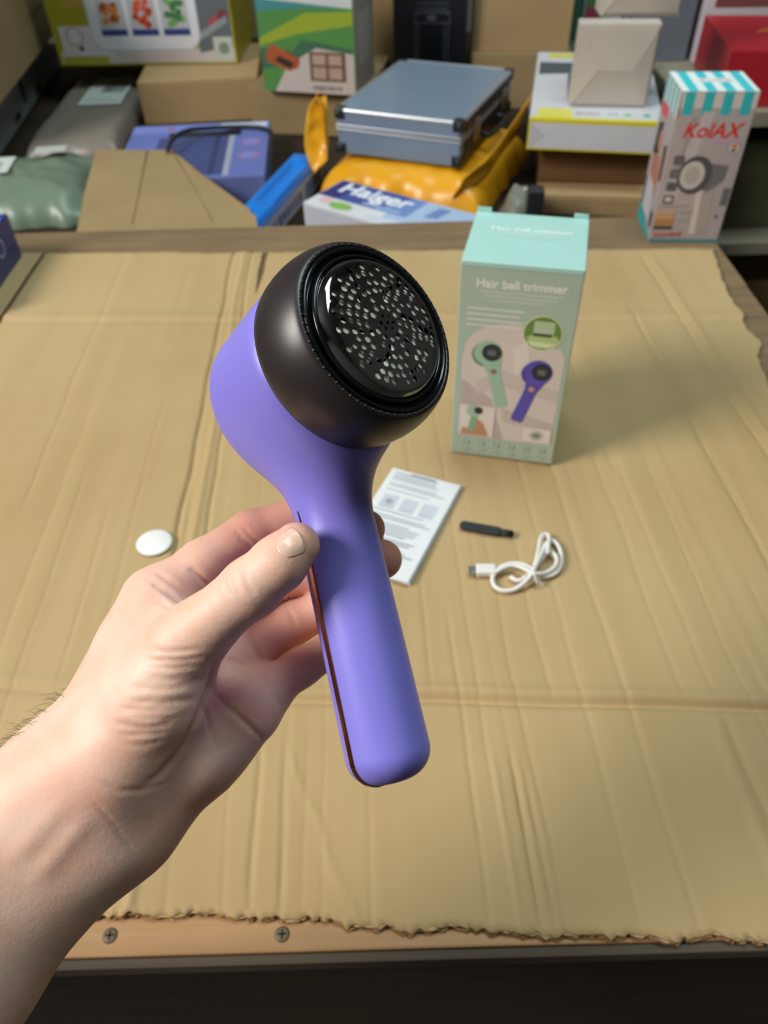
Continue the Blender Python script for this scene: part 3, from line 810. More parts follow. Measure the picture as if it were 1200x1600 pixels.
# fine dark hair along the outer side of the forearm
HAIR = mat('arm_hair', '#3a2a1c', 0.6)
q = MB(); hr = random.Random(9)
aa, bb = Ap[0][0], Ap[0][1]
sel = np.where((np.linalg.norm(V - (Ap[0][0] * 0.45 + Ap[0][1] * 0.55), axis=1) < 0.06))[0]
proj_u = (V[sel] - CAM) @ RGT / ((V[sel] - CAM) @ FWD) * FPX + 600; proj_v = 800 - (V[sel] - CAM) @ UPV / ((V[sel] - CAM) @ FWD) * FPX
facing = -(Nrm[sel] * (V[sel] - CAM)).sum(1) / np.linalg.norm(V[sel] - CAM, axis=1)
cand = sel[(proj_u + proj_v < 1260) & (facing < 0.35) & (facing > -0.75) & (proj_v > 1075)]
hr2 = np.random.default_rng(3)
for i in hr2.choice(cand, min(260, len(cand)), replace=False):
    p = V2[i]; nn = Nrm[i]; L_ = hr.uniform(0.003, 0.007)
    along = (aa - bb) / np.linalg.norm(aa - bb); d_ = nn * 0.5 - along * hr.uniform(0.1, 1.0) + np.array([hr.uniform(-.3, .3) for _ in range(3)])
    d_ /= np.linalg.norm(d_); bend = -along * hr.uniform(0.2, 0.7) - nn * 0.3
    q.tube([p - nn * 0.0003, p + d_ * L_ * 0.4, p + d_ * L_ * 0.75 + bend * L_ * 0.15, p + d_ * L_ + bend * L_ * 0.4], [0.00007, 0.00006, 0.00005, 0.00002], HAIR, 4, False)
tag(q.build('arm_hair', person), kind='stuff')

# ------------------------------------------------------------------ small things on the cardboard
WHITE_P = mat('white_plastic', '#e6e6e4', 0.4, var=0.02)
PAPER = mat('white_paper', '#dfe4ea', 0.75, var=0.03)
BLACK_P = mat('black_plastic', '#23282c', 0.45, var=0.08)
NICKEL = mat('nickel_plate', '#a9acb0', 0.25, 1.0, var=0.05)

p = P(241, 848, 0.0016)
r = empty('foam_pad', (p[0], p[1], 0.0012), 0, 'small round white self-adhesive pad lying on the cardboard left of the hand', 'pad')
q = MB(); q.lathe(mm([(0.01, 0), (14.0, 0), (14.4, 0.25), (14.4, 0.9), (14.0, 1.15), (0.01, 1.2)]), WHITE_P, 48); q.build('foam_disc', r, True, angle=40)
q = MB(); q.lathe(mm([(0.01, 1.25), (13.2, 1.2), (13.3, 1.35), (13.1, 1.45), (0.01, 1.5)]), mat('backing_paper', '#f0f3f4', 0.5), 48); q.build('backing_paper', r, True, angle=40)

# folded instruction leaflet
TLp, TRp, BRp = P(597, 730, 0), P(703, 759, 0), P(640, 917, 0); BLp = TLp + BRp - TRp
yw = math.atan2((BRp - BLp)[1], (BRp - BLp)[0]); LW = float(np.linalg.norm(TRp - TLp)); LH = 0.119
r = empty('instruction_leaflet', (BLp[0], BLp[1], 0.0014), yw, 'folded white instruction leaflet with grey print lying behind the handle', 'leaflet')
for k in range(3):
    q = MB(); nx_, ny_ = 8, 12; vs = []; fs = []
    for j in range(ny_ + 1):
        for i in range(nx_ + 1):
            s, t = i / nx_, j / ny_
            z = 0.0004 + k * 0.0007 + 0.0016 * (k * 0.4 + 0.3) * (s ** 3) * (0.4 + 0.6 * (1 - t)) if k else 0.0002
            vs.append((s * LW - k * 0.0006 * s, t * LH - 0.0004 * k, z))
    n_ = len(vs); vs += [(x, y, z + 0.0004) for x, y, z in vs]
    for j in range(ny_):
        for i in range(nx_):
            a = j * (nx_ + 1) + i; fs += [(a + nx_ + 1, a + nx_ + 2, a + 1, a), (a + n_, a + 1 + n_, a + nx_ + 2 + n_, a + nx_ + 1 + n_)]
    rim = [i for i in range(nx_ + 1)] + [j * (nx_ + 1) + nx_ for j in range(1, ny_ + 1)] + [ny_ * (nx_ + 1) + i for i in range(nx_ - 1, -1, -1)] + [j * (nx_ + 1) for j in range(ny_ - 1, 0, -1)]
    fs += [(rim[i], rim[(i + 1) % len(rim)], rim[(i + 1) % len(rim)] + n_, rim[i] + n_) for i in range(len(rim))]
    q.add(vs, fs, PAPER); q.build('page', r)
pr = Print((0, 0, 0.0042), (1, 0, 0), (0, 1, 0), LW * 0.985, LH)
lr = random.Random(8)
y = 0.95
GREY1, GREY2 = '#aab3c2', '#9aa4b4'
while y > 0.05:
    if 0.56 < y < 0.74:
        for c in (0.22, 0.5, 0.78):
            pr.rect(c - 0.11, 0.58, c + 0.10, 0.72, '#c3cbd8'); pr.disc(c, 0.65, 0.055, GREY2); pr.line(c - 0.08, 0.60, c + 0.07, 0.61, 0.001, GREY1)
        y = 0.55; continue
    pr.rect(0.08, y, 0.08 + lr.uniform(0.55, 0.84), y + 0.011, GREY1 if lr.random() < 0.7 else GREY2); y -= lr.choice((0.024, 0.024, 0.024, 0.045))
pr.rect(0.30, 0.962, 0.66, 0.978, GREY2)
prn = pr.build('printed_text', r)
# seat the print on the curled page
for vtx in prn.data.vertices:
    s, t = vtx.co.x / LW, vtx.co.y / LH
    vtx.co.z = 0.0004 + 2 * 0.0007 + 0.0016 * 1.1 * s ** 3 * (0.4 + 0.6 * (1 - t)) + 0.0004 + (vtx.co.z - 0.0042) * 0.5 + 0.00008

# cleaning brush
A_, B_ = P(718, 824, 0), P(802, 839, 0); e = B_ - A_; L_ = float(np.linalg.norm(e))
r = empty('cleaning_brush', (A_[0], A_[1], 0.0014), math.atan2(e[1], e[0]), 'small black plastic cleaning brush with short bristles beside the white cable', 'brush')
out = []
for k in range(13): a = math.pi / 2 + math.pi * k / 12; out.append((0.0042 + 0.0042 * math.cos(a), 0.0042 * math.sin(a)))
out += [(L_ * 0.62, -0.0044), (L_ * 0.74, -0.0042), (L_ * 0.76, -0.0030), (L_ * 0.76, 0.0030), (L_ * 0.72, 0.0042)]
q = MB(); q.extrude_poly(out, 0, 0.0034, BLACK_P); o = q.build('handle', r)
bv = o.modifiers.new('edge', 'BEVEL'); bv.width = 0.0008; bv.segments = 2
q = MB(); q.box((0.010, -0.0016, 0.0034), (L_ * 0.55, 0.0016, 0.0040), BLACK_P, 0.0002); q.build('grip_rib', r)
q = MB(); br = random.Random(1)
for i in range(16):
    for j in range(6):
        y0 = -0.0026 + 0.0052 * i / 15 + br.uniform(-.0001, .0001); z0 = 0.0006 + 0.0022 * j / 5
        q.tube([(L_ * 0.74, y0, z0), (L_ * 0.87, y0 * 1.02, z0), (L_ * (0.985 + br.uniform(-.02, .02)), y0 * 1.08, z0 + br.uniform(-.0003, .0003))], 0.00016, BLACK_P, 4)
tag(q.build('bristles', r, True), kind='stuff')

# charging cable, coiled in a bow and tied
Z6 = lambda x, y, z=0.0036: P(560 + x / 3.3333, 700 + y / 3.3333, z)
base = P(800, 890, 0)
r = empty('charging_cable', (base[0], base[1], 0.0014), 0, 'white charging cable coiled into a bow and tied, with a silver plug', 'cable')
path = [(705, 640, .0032), (745, 618, .0034), (790, 603, .0034), (840, 603, .0036), (888, 622, .0048), (930, 655, .0058), (985, 668, .0036), (1035, 645, .0028), (1058, 590, .0028), (1046, 520, .0030), (1010, 482, .0034), (978, 500, .0050),
        (948, 560, .0072), (915, 630, .0090), (875, 690, .0068), (815, 735, .0040), (750, 742, .0030), (705, 715, .0028), (702, 665, .0040), (745, 628, .0068), (810, 612, .0072), (870, 632, .0084), (915, 655, .0092), (975, 650, .0064), (1025, 615, .0060), (1030, 565, .0058),
        (985, 540, .0040), (955, 575, .0036), (905, 640, .0030), (840, 690, .0030), (790, 672, .0030)]
def catmull(ps, n):
    ps = [np.array(x_) for x_ in ps]; out_ = []
    for i in range(len(ps) - 1):
        p0, p1, p2, p3_ = ps[max(i - 1, 0)], ps[i], ps[i + 1], ps[min(i + 2, len(ps) - 1)]
        for k in range(n):
            t = k / n; out_.append(0.5 * (2 * p1 + (p2 - p0) * t + (2 * p0 - 5 * p1 + 4 * p2 - p3_) * t * t + (3 * p1 - p0 - 3 * p2 + p3_) * t ** 3))
    return out_ + [ps[-1]]
def cabpts(lst): return [Z6(*x_) - np.array([base[0], base[1], 0.0014]) for x_ in lst]
q = MB(); q.tube(catmull(cabpts(path), 8), 0.00175, WHITE_P, 10); q.build('cord', r, True)
up_loop = [(905, 650, .0072), (925, 590, .0078), (938, 530, .0070), (950, 470, .0048), (972, 448, .0040), (992, 462, .0040), (990, 500, .0064), (985, 548, .0080)]
q = MB(); q.tube(catmull(cabpts(up_loop), 8), 0.00175, WHITE_P, 10); q.build('cord_loop', r, True)
a, b = Z6(575, 642), Z6(612, 640); c = Z6(716, 640)
def bar(p0, p1, wd, ht, z0, m, bev, mbx):
    p0 = np.array(p0); p1 = np.array(p1); d_ = p1 - p0; l = np.linalg.norm(d_[:2]); bm_ = MB(); bm_.box((0, -wd / 2, z0), (l, wd / 2, z0 + ht), m, bev)
    an = math.atan2(d_[1], d_[0])
    o_ = bm_.build(mbx, r); o_.location = (p0[0] - base[0], p0[1] - base[1], 0); o_.rotation_euler = (0, 0, an); return o_
bar(a, b, 0.0072, 0.0034, 0.0012, NICKEL, 0.0006, 'plug_tip')
bar(b, c, 0.0098, 0.0056, 0.0002, WHITE_P, 0.0012, 'plug_grip')
q = MB()
cc = cabpts([(913, 648, .0058)])[0]
q.tube([cc + np.array([0.0022 * math.cos(t), 0.0034 * math.sin(t) * 0.6, 0.0052 * math.sin(t)]) for t in np.linspace(0, 2 * math.pi, 17)], 0.0006, WHITE_P, 6)
q.tube(catmull(cabpts([(915, 655, .0115), (935, 685, .0070), (962, 715, .0026)]), 6), 0.0009, WHITE_P, 6)
q.tube(catmull(cabpts([(915, 655, .0115), (930, 700, .0060), (945, 712, .0026)]), 6), 0.0009, WHITE_P, 6)
q.build('twist_tie', r, True)

# ------------------------------------------------------------------ carton of the lint remover
MINT = mat('mint_card', '#adc3b6', 0.42, var=0.03, coat=0.15)
MINT_LIT = mat('mint_lit_card', '#aedcd8', 0.38, var=0.03, coat=0.2)  # cooler, brighter lid: overhead light put into the card colour
a, b = P(704, 708, 0), P(862, 728, 0); e = b - a; w, d, h = 0.0905, 0.088, 0.184
hb = product_box('lint_remover_box', 'tall mint green carton printed Hair ball trimmer standing on the cardboard', 'box', (a[0], a[1], 0.0016), math.atan2(e[1], e[0]), w, d, h, MINT, top_m=MINT_LIT)
for x0, x1 in ((0.001, 0.012), (w - 0.012, w - 0.001)):
    q = MB(); q.box((x0, d - 0.0006, h - 0.001), (x1, d, h + 0.004), MINT_LIT, 0.0002, 0.0004); q.build('lid_ear', hb)
q = MB(); q.box((0.0008, -0.0005, h - 0.0035), (w - 0.0008, 0.0002, h + 0.0003), MINT_LIT, 0.0002); q.build('tuck_edge', hb)
t = face('top', w, d, h + 0.0003)
t.text('Hair ball trimmer', 0.53, 0.66, 0.70, '#f2fbfa', 0.018)
for k, (x0, x1) in enumerate(((0.25, 0.82), (0.32, 0.74))): t.rect(x0, 0.555 - k * 0.05, x1, 0.570 - k * 0.05, '#d3ebe7')
t.build('lid_print', hb)
t = face('front', w, d, h)
t.text('Hair ball trimmer', 0.515, 0.912, 0.74, '#f0f2ec', 0.02)
for k, (x0, x1) in enumerate(((0.16, 0.86), (0.20, 0.82), (0.30, 0.72))): t.rect(x0, 0.872 - k * 0.018, x1, 0.877 - k * 0.018, '#d5ded4')
arch = [(0.06, 0.115), (0.955, 0.115), (0.955, 0.60), (0.90, 0.64)] + [(0.48 + 0.40 * math.cos(a_), 0.60 + 0.135 * math.sin(a_)) for a_ in np.linspace(0.25, math.pi, 14)] + [(0.06, 0.56)]
t.poly(arch, '#d9cfca')
t.poly([(0.06, 0.115), (0.5, 0.115), (0.36, 0.34), (0.06, 0.44)], '#bfb3ae')
t.poly([(0.20, 0.44), (0.45, 0.50), (0.95, 0.42), (0.95, 0.36), (0.45, 0.42), (0.2, 0.36)], '#cfc2be')
t.poly([(0.45, 0.30), (0.95, 0.24), (0.95, 0.20), (0.48, 0.22)], '#c6bbb6')
t.poly([(0.50, 0.62), (0.62, 0.66), (0.66, 0.55), (0.54, 0.48)], '#e4dcd8')
for k in range(4): t.rect(0.08, 0.792 - k * 0.026, 0.56 - 0.03 * (k % 2), 0.799 - k * 0.026, '#e6e8e2')
t.disc(0.735, 0.705, 0.172, '#d7e2c6'); t.disc(0.735, 0.705, 0.160, '#6d8f45')
t.poly([(0.60, 0.68), (0.66, 0.70), (0.86, 0.695), (0.885, 0.67), (0.83, 0.635), (0.70, 0.632)], '#b9cf8c'); t.rect(0.655, 0.70, 0.83, 0.762, '#b7cfa8', 0.02)
t.rect(0.655, 0.690, 0.815, 0.705, '#3f4a42', 0.008); t.poly([(0.60, 0.665), (0.82, 0.66), (0.86, 0.655), (0.78, 0.64), (0.66, 0.64)], '#dfe6c4')
def mini(cx, cy, hx, hy, col, dark, btn):
    dx, dy = hx - cx, (hy - cy) * t.H / t.W; l = math.hypot(dx, dy); nx_, ny_ = -dy / l, dx / l
    q_ = []
    for s_, wd in ((0.05, 0.10), (0.28, 0.070), (0.36, 0.056), (0.95, 0.058), (1.0, 0.045)): q_.append((cx + dx * s_ + nx_ * wd, cy + (dy * s_ + ny_ * wd) * t.W / t.H))
    for s_, wd in ((1.0, 0.045), (0.95, 0.058), (0.36, 0.056), (0.28, 0.070), (0.05, 0.10)): q_.append((cx + dx * s_ - nx_ * wd, cy + (dy * s_ - ny_ * wd) * t.W / t.H))
    t.disc(cx - 0.03, cy - 0.01, 0.128, dark); t.poly(q_, col); t.disc(cx - 0.012, cy, 0.125, col)
    t.disc(cx + 0.02, cy + 0.003, 0.088, '#23262c'); t.disc(cx + 0.02, cy + 0.003, 0.058, '#3a3d44')
    for k in range(3): t.rect(cx - 0.012, cy - 0.008 + 0.008 * k, cx + 0.05, cy - 0.005 + 0.008 * k, '#9aa0a4')
    t.disc(cx + dx * 0.33, cy + dy * 0.33 * t.W / t.H, 0.026, btn)
mini(0.30, 0.585, 0.455, 0.305, '#9fc3ae', '#6f8d7c', '#8a6a52')
mini(0.755, 0.512, 0.600, 0.235, '#5a52b4', '#463f96', '#d59a78')
t.rect(0.065, 0.12, 0.40, 0.30, '#e2dbd6'); t.poly([(0.08, 0.125), (0.36, 0.125), (0.30, 0.20), (0.24, 0.225), (0.18, 0.165), (0.10, 0.165)], '#c08f6c')
t.poly([(0.15, 0.15), (0.22, 0.15), (0.25, 0.245), (0.18, 0.25)], '#8fb08f'); t.disc(0.20, 0.268, 0.07, '#a6c2ac'); t.disc(0.245, 0.272, 0.042, '#2c3230')
t.rect(0.68, 0.125, 0.945, 0.205, '#e6dfdb')
for k in range(5): 
    a_ = k * math.pi / 5; t.line(0.81 - 0.07 * math.cos(a_), 0.165 - 0.03 * math.sin(a_), 0.81 + 0.07 * math.cos(a_), 0.165 + 0.03 * math.sin(a_), 0.0012, '#7d8579')
for k in range(6):
    c = 0.13 + k * 0.148; t.rect(c - 0.035, 0.070, c + 0.035, 0.094, '#c3d1c4', 0.01); t.disc(c, 0.082, 0.022, '#9fb4a4'); t.rect(c - 0.045, 0.040, c + 0.045, 0.046, '#c3d1c4')
    t.rect(c - 0.03, 0.029, c + 0.03, 0.034, '#c3d1c4')
t.build('front_print', hb)
t = face('right', w, d, h)
for k in range(9): t.rect(0.15, 0.80 - k * 0.05, 0.80 - 0.1 * (k % 3), 0.812 - k * 0.05, '#dfe6de')
t.build('side_print', hb)

# ------------------------------------------------------------------ blue box at the left rim of the bench
BLUE_C = mat('navy_card', '#27387c', 0.4, var=0.04, coat=0.2)
lb = product_box('small_blue_box', 'dark blue carton with white top panel on the left rim of the workbench', 'box', (-0.595, 0.79, 0.0016), 0, 0.135, 0.161, 0.054, BLUE_C)
t = face('top', 0.135, 0.161, 0.054); t.rect(0.02, 0.02, 0.97, 0.90, '#e4edf6'); t.rect(0.02, 0.90, 0.97, 0.985, '#2b57c4'); t.rect(0.15, 0.25, 0.7, 0.6, '#7f9fd6'); t.build('top_print', lb)
t = face('right', 0.135, 0.161, 0.054); t.text('JTO', 0.60, 0.52, 0.34, '#9aa6cf', 0.0); t.rect(0.1, 0.2, 0.35, 0.3, '#6c7cb8'); t.build('side_print', lb)

# ------------------------------------------------------------------ striped shaver box on the far right corner
TEAL, SILV = '#35c2cc', '#c4bbc0'
KC = mat('silver_card', '#b9b0b4', 0.35, var=0.05, coat=0.2)
a = np.array([0.353, 0.951]); w, d, h = 0.088, 0.078, 0.178
kb = product_box('shaver_box', 'tall shaver carton with turquoise and white striped top on the far right corner', 'box', (a[0], a[1], T0 + 0.0002), math.radians(-5), w, d, h, KC)
t = face('top', w, d, h); t.rect(0.01, 0.01, 0.99, 0.99, '#eaf6f8')
for k in range(4): x0 = 0.10 + k * 0.235; t.rect(x0, 0.01, x0 + 0.125, 0.99, '#3fcadb')
t.rect(0.30, 0.46, 0.80, 0.64, '#eaf6f8'); t.text('KolAX', 0.55, 0.55, 0.42, '#d98e86', 0.01); t.build('top_print', kb)
t = face('front', w, d, h)
t.rect(0.01, 0.90, 0.99, 0.995, '#d9d4d6')
for k in range(4): x0 = 0.06 + k * 0.245; t.rect(x0, 0.86, x0 + 0.13, 0.995, TEAL)
t.poly([(0.35, 0.88), (0.5, 0.88), (0.25, 0.30), (0.05, 0.30)], '#c9c0c6'); t.poly([(0.22, 0.85), (0.28, 0.85), (0.20, 0.45), (0.14, 0.45)], '#a8a0a8')
t.text('KolAX', 0.53, 0.765, 0.76, '#d8362e', 0.014, 0.25); t.rect(0.55, 0.688, 0.92, 0.716, '#c9a6c4')
t.disc(0.86, 0.655, 0.085, '#8c8f92'); t.disc(0.86, 0.655, 0.072, '#d2ccce'); t.rect(0.83, 0.655, 0.90, 0.68, '#d07a3c'); t.rect(0.83, 0.630, 0.89, 0.648, '#54585c')
t.poly([(0.50, 0.46), (0.74, 0.50), (0.80, 0.06), (0.56, 0.06)], '#b3a9a6'); t.poly([(0.50, 0.46), (0.58, 0.47), (0.64, 0.06), (0.56, 0.06)], '#d9d2cf')
t.poly([(0.52, 0.56), (0.86, 0.54), (0.84, 0.44), (0.66, 0.36), (0.5, 0.40)], '#77757a')
t.disc(0.43, 0.475, 0.235, '#57565c', 0.26); t.disc(0.40, 0.475, 0.165, '#cfcac8', 0.19); t.disc(0.40, 0.475, 0.105, '#b9b4b3', 0.12)
for k, cc_ in enumerate(('#6a686c', '#7b777a', '#5b5a5e', '#d8d3d3')):
    y0 = 0.57 - k * 0.088; x0 = 0.10 - k * 0.008; t.rect(x0, y0 - 0.028, x0 + 0.15, y0 + 0.035, '#6a686c', 0.03); t.rect(x0 + 0.03, y0 - 0.012, x0 + 0.12, y0 + 0.02, cc_, 0.02)
t.rect(0.88, 0.27, 0.97, 0.39, '#6d7076'); t.rect(0.86, 0.18, 0.90, 0.20, '#55585c')
t.line(0.03, 0.258, 0.46, 0.262, 0.0009, '#8d888a')
t.rect(0.03, 0.10, 0.30, 0.235, '#b98a5e'); t.rect(0.03, 0.17, 0.30, 0.20, '#d0a277'); t.rect(0.03, 0.205, 0.30, 0.235, '#c8a898'); t.rect(0.03, 0.095, 0.30, 0.118, '#3d4a44')
t.rect(0.34, 0.21, 0.54, 0.225, '#a9a4a6'); t.rect(0.34, 0.15, 0.50, 0.185, '#b0abad'); t.scrawl(0.26, 0.055, 0.40, 0.07, 9, '#cf5a44', 3, 0.06)
t.rect(0.01, 0.003, 0.99, 0.022, '#2f9aa4'); t.build('front_print', kb)
t = face('left', w, d, h)
for k in range(4): x0 = 0.04 + k * 0.245; t.rect(x0, 0.84, x0 + 0.12, 0.995, TEAL); t.rect(x0 + 0.12, 0.84, x0 + 0.24, 0.995, '#dcd8da')
t.rect(0.02, 0.08, 0.98, 0.82, '#a9a6ae'); t.rect(0.08, 0.76, 0.50, 0.84, '#d25060')
t.poly([(0.14, 0.70), (0.42, 0.74), (0.48, 0.55), (0.35, 0.50), (0.12, 0.50)], '#2c2a2e'); t.disc(0.44, 0.62, 0.12, '#b98470', 0.16)
t.poly([(0.18, 0.50), (0.60, 0.54), (0.80, 0.34), (0.66, 0.26), (0.45, 0.36), (0.25, 0.36)], '#b07c66'); t.poly([(0.70, 0.62), (0.92, 0.66), (0.95, 0.42), (0.78, 0.40)], '#6d4c40')
t.poly([(0.12, 0.36), (0.62, 0.34), (0.72, 0.12), (0.30, 0.10), (0.10, 0.16)], '#c2c2cc'); t.rect(0.80, 0.09, 0.97, 0.20, '#3a424a'); t.rect(0.03, 0.10, 0.16, 0.33, '#5a6a86')
t.poly([(0.0, 0.003), (0.98, 0.003), (0.98, 0.03), (0.45, 0.10), (0.0, 0.13)], '#2fa3aa'); t.build('side_print', kb)

# ------------------------------------------------------------------ bench and stacks behind the workbench
RB = -0.06
rb = empty('rear_bench', (0, 0, -0.75), 0, 'low wooden bench coloured as if in shade, behind the workbench, piled with parcels', 'bench')
for i in range(6):
    y0 = 1.045 + i * 0.21
    q = MB(); q.box((-1.30, y0, RB - 0.02 + OFF), (0.47, y0 + 0.207, RB + OFF), W_SHADED, 0.001); q.build('plank', rb)  # near-black wood colour stands in for the shade in the gaps
for x in (-1.28, 0.41):
    for y in (1.06, 2.22): q = MB(); q.box((x, y, 0), (x + 0.05, y + 0.05, RB - 0.0195 + OFF), W_SHADED, 0.002); q.build('leg', rb)
RBZ = RB + 0.0004
def at(u, v, z): return P(u, v, z)

def pillow(mb, w, d, h, m, seed=1, pw=5.0, wr=0.004, n=34, fr=14):
    """stuffed bag: flat-bottomed cushion with crumpled skin"""
    vs = []; fs = []
    for j in range(n + 1):
        for i in range(n + 1):
            s, t = 2 * i / n - 1, 2 * j / n - 1
            pr_ = max(0, (1 - abs(s) ** pw) * (1 - abs(t) ** pw)) ** 0.6
            x, y = (s * 0.5 + 0.5) * w, (t * 0.5 + 0.5) * d
            k = noise.noise(Vector((x * fr, y * fr, seed * 3.7))); k2 = abs(noise.noise(Vector((x * fr * 2.3, y * fr * 1.7, seed * 9.1))))
            edge = (1 - pr_) * wr * 2
            vs.append((x + edge * noise.noise(Vector((y * 30, seed, 2))), y + edge * noise.noise(Vector((x * 30, seed, 5))),
                       0.0016 + pr_ * (h - 0.0016) - pr_ * wr * (abs(k) * 1.2 + k2 * 0.9)))
    n0 = len(vs); vs += [(x, y, 0.0) for x, y, z in vs]
    for j in range(n):
        for i in range(n):
            a = j * (n + 1) + i; fs.append((a, a + 1, a + n + 2, a + n + 1)); fs.append((a + n + 1 + n0, a + n + 2 + n0, a + 1 + n0, a + n0))
    rim = [i for i in range(n + 1)] + [j * (n + 1) + n for j in range(1, n + 1)] + [n * (n + 1) + i for i in range(n - 1, -1, -1)] + [j * (n + 1) for j in range(n - 1, 0, -1)]
    fs += [(rim[(i + 1) % len(rim)], rim[i], rim[i] + n0, rim[(i + 1) % len(rim)] + n0) for i in range(len(rim))]
    mb.add(vs, fs, m)

# --- aluminium case on a yellow padded mailer
case_a, case_b = at(527, 239, 0.0), at(719, 264, 0.0); e = case_b - case_a; cy = math.atan2(e[1], e[0]); CW, CDp, CH = float(np.linalg.norm(e)), 0.285, 0.067
YEL = mat('yellow_poly', '#dd9f1a', 0.32, var=0.08, scale=10, bump=0.3, bscale=60)
mo = Vector((case_a[0], case_a[1], 0)) + Vector((math.cos(cy), math.sin(cy), 0)) * -0.022 + Vector((-math.sin(cy), math.cos(cy), 0)) * -0.045
ml = empty('padded_mailer', (mo.x, mo.y, RBZ), cy, 'crumpled yellow padded mailer bag lying under the aluminium case', 'mailer bag')
q = MB(); pillow(q, CW + 0.072, CDp + 0.02, 0.0590, YEL, 2, 7, 0.006, 44, 10); q.build('bag', ml, True)
def ribbon(mb, pts_a, pts_b, m, th=0.0012, n=14, seed=0, amp=0.006):
    """crumpled strip of film between two poly-lines"""
    A = catmull([np.array(x_, float) for x_ in pts_a], n); B = catmull([np.array(x_, float) for x_ in pts_b], n); k = 8
    vs = []; fs = []
    for i, (a, b) in enumerate(zip(A, B)):
        for j in range(k + 1):
            p_ = a + (b - a) * j / k
            p_ = p_ + np.array([noise.noise(Vector((p_[0] * 45, p_[1] * 45, p_[2] * 45 + seed + 9 * q_))) for q_ in range(3)]) * amp * math.sin(math.pi * j / k)
            vs.append(p_)
    for i in range(len(A) - 1):
        for j in range(k): a0 = i * (k + 1) + j; fs.append((a0, a0 + 1, a0 + k + 2, a0 + k + 1))
    mb.add(vs, fs, m)
q = MB(); ribbon(q, [(-0.012, 0.02, 0.03), (-0.028, 0.03, 0.070), (-0.024, 0.045, 0.120), (-0.016, 0.06, 0.135)], [(0.012, 0.025, 0.055), (0.003, 0.05, 0.080), (0.0, 0.065, 0.118), (-0.006, 0.075, 0.135)], YEL, seed=3)
ribbon(q, [(0.012, 0.022, 0.052), (0.002, 0.045, 0.080), (-0.004, 0.055, 0.120), (-0.016, 0.06, 0.135)], [(-0.018, 0.10, 0.055), (-0.028, 0.11, 0.075), (-0.026, 0.10, 0.110), (-0.016, 0.08, 0.135)], YEL, seed=6)
o = q.build('open_end', ml, True); so = o.modifiers.new('thickness', 'SOLIDIFY'); so.thickness = 0.0012
q = MB(); x1 = CW + 0.072
ribbon(q, [(x1 - 0.05, 0.004, 0.030), (x1 - 0.015, 0.05, 0.045), (x1 - 0.012, 0.13, 0.055), (x1 - 0.008, 0.22, 0.06)], [(x1 - 0.034, 0.012, 0.060), (x1 - 0.006, 0.06, 0.085), (x1 + 0.004, 0.14, 0.105), (x1 + 0.008, 0.23, 0.12)], YEL, seed=12)
o = q.build('folded_end', ml, True); so = o.modifiers.new('thickness', 'SOLIDIFY'); so.thickness = 0.0012
ALU = mat('brushed_aluminium_sheet', '#8398b2', 0.36, 0.25, var=0.05, scale=8, stretch=(1, 30, 1))  # blue cast in the base colour stands for reflected bluish light
ALU_E = mat('aluminium_profile', '#b9c3cc', 0.28, 0.55, var=0.04)
DKM = mat('dark_case_metal', '#2b3138', 0.35, 0.5)
ac = empty('aluminium_case', (case_a[0], case_a[1], 0.0), cy, 'silver aluminium carry case with black corners on the yellow mailer', 'case')
q = MB(); q.box((0.002, 0.002, 0.0), (CW - 0.002, CDp - 0.002, 0.0385), ALU, 0.003); q.build('base', ac)
q = MB(); q.box((0.002, 0.002, 0.0405), (CW - 0.002, CDp - 0.002, CH), ALU, 0.005); q.build('lid', ac)
q = MB(); q.box((0.004, 0.004, 0.038), (CW - 0.004, CDp - 0.004, 0.041), DKM); q.build('seam', ac)
for z in (0.0355, 0.0412):
    q = MB(); q.box((0, 0, z), (CW, 0.0025, z + 0.003), ALU_E, 0.0006); q.box((CW - 0.0025, 0, z), (CW, CDp, z + 0.003), ALU_E, 0.0006); q.build('seam_profile', ac)
for (p0, p1) in (((0.006, 0.0035, CH - 0.0032), (CW - 0.006, 0.0035, CH - 0.0032)), ((0.006, CDp - 0.0035, CH - 0.0032), (CW - 0.006, CDp - 0.0035, CH - 0.0032)),
                 ((0.0035, 0.006, CH - 0.0032), (0.0035, CDp - 0.006, CH - 0.0032)), ((CW - 0.0035, 0.006, CH - 0.0032), (CW - 0.0035, CDp - 0.006, CH - 0.0032))):
    q = MB(); q.tube([p0, p1], 0.0042, ALU_E, 12); q.build('edge_profile', ac, True, angle=50)
for x in (0.0, CW):
    for y in (0.0, CDp):
        for z in (0.0075, CH - 0.0085):
            q = MB(); q.box((x - 0.015 if x else -0.0012, y - 0.015 if y else -0.0012, z - 0.0068), (x + 0.0012 if x else 0.015, y + 0.0012 if y else 0.015, z + 0.0098), DKM, 0.002)
            c_ = q.build('corner_cap', ac)
            q = MB(); q.lathe([(0.0001, 0.0016), (0.0012, 0.0012), (0.0016, 0), (0.0016, -0.001)], NICKEL, 10); rv = q.build('rivet', c_, True)
            rv.location = (x + (0.005 if not x else -0.005), -0.0012 if not y else y + 0.0012, z + 0.003); rv.rotation_euler = (math.pi / 2 if not y else -math.pi / 2, 0, 0)
q = MB(); q.box((CW - 0.0005, 0.02, 0.004), (CW + 0.0006, CDp - 0.02, 0.034), DKM); q.box((CW - 0.0005, 0.02, 0.045), (CW + 0.0006, CDp - 0.02, CH - 0.008), DKM); q.build('side_panel', ac)
for y in (0.055, CDp - 0.075):
    q = MB(); q.box((CW, y, 0.022), (CW + 0.005, y + 0.024, 0.054), NICKEL, 0.0012); l_ = q.build('latch', ac)
    q = MB(); q.box((CW + 0.005, y + 0.006, 0.026), (CW + 0.008, y + 0.018, 0.046), NICKEL, 0.001); q.build('latch_lever', l_)
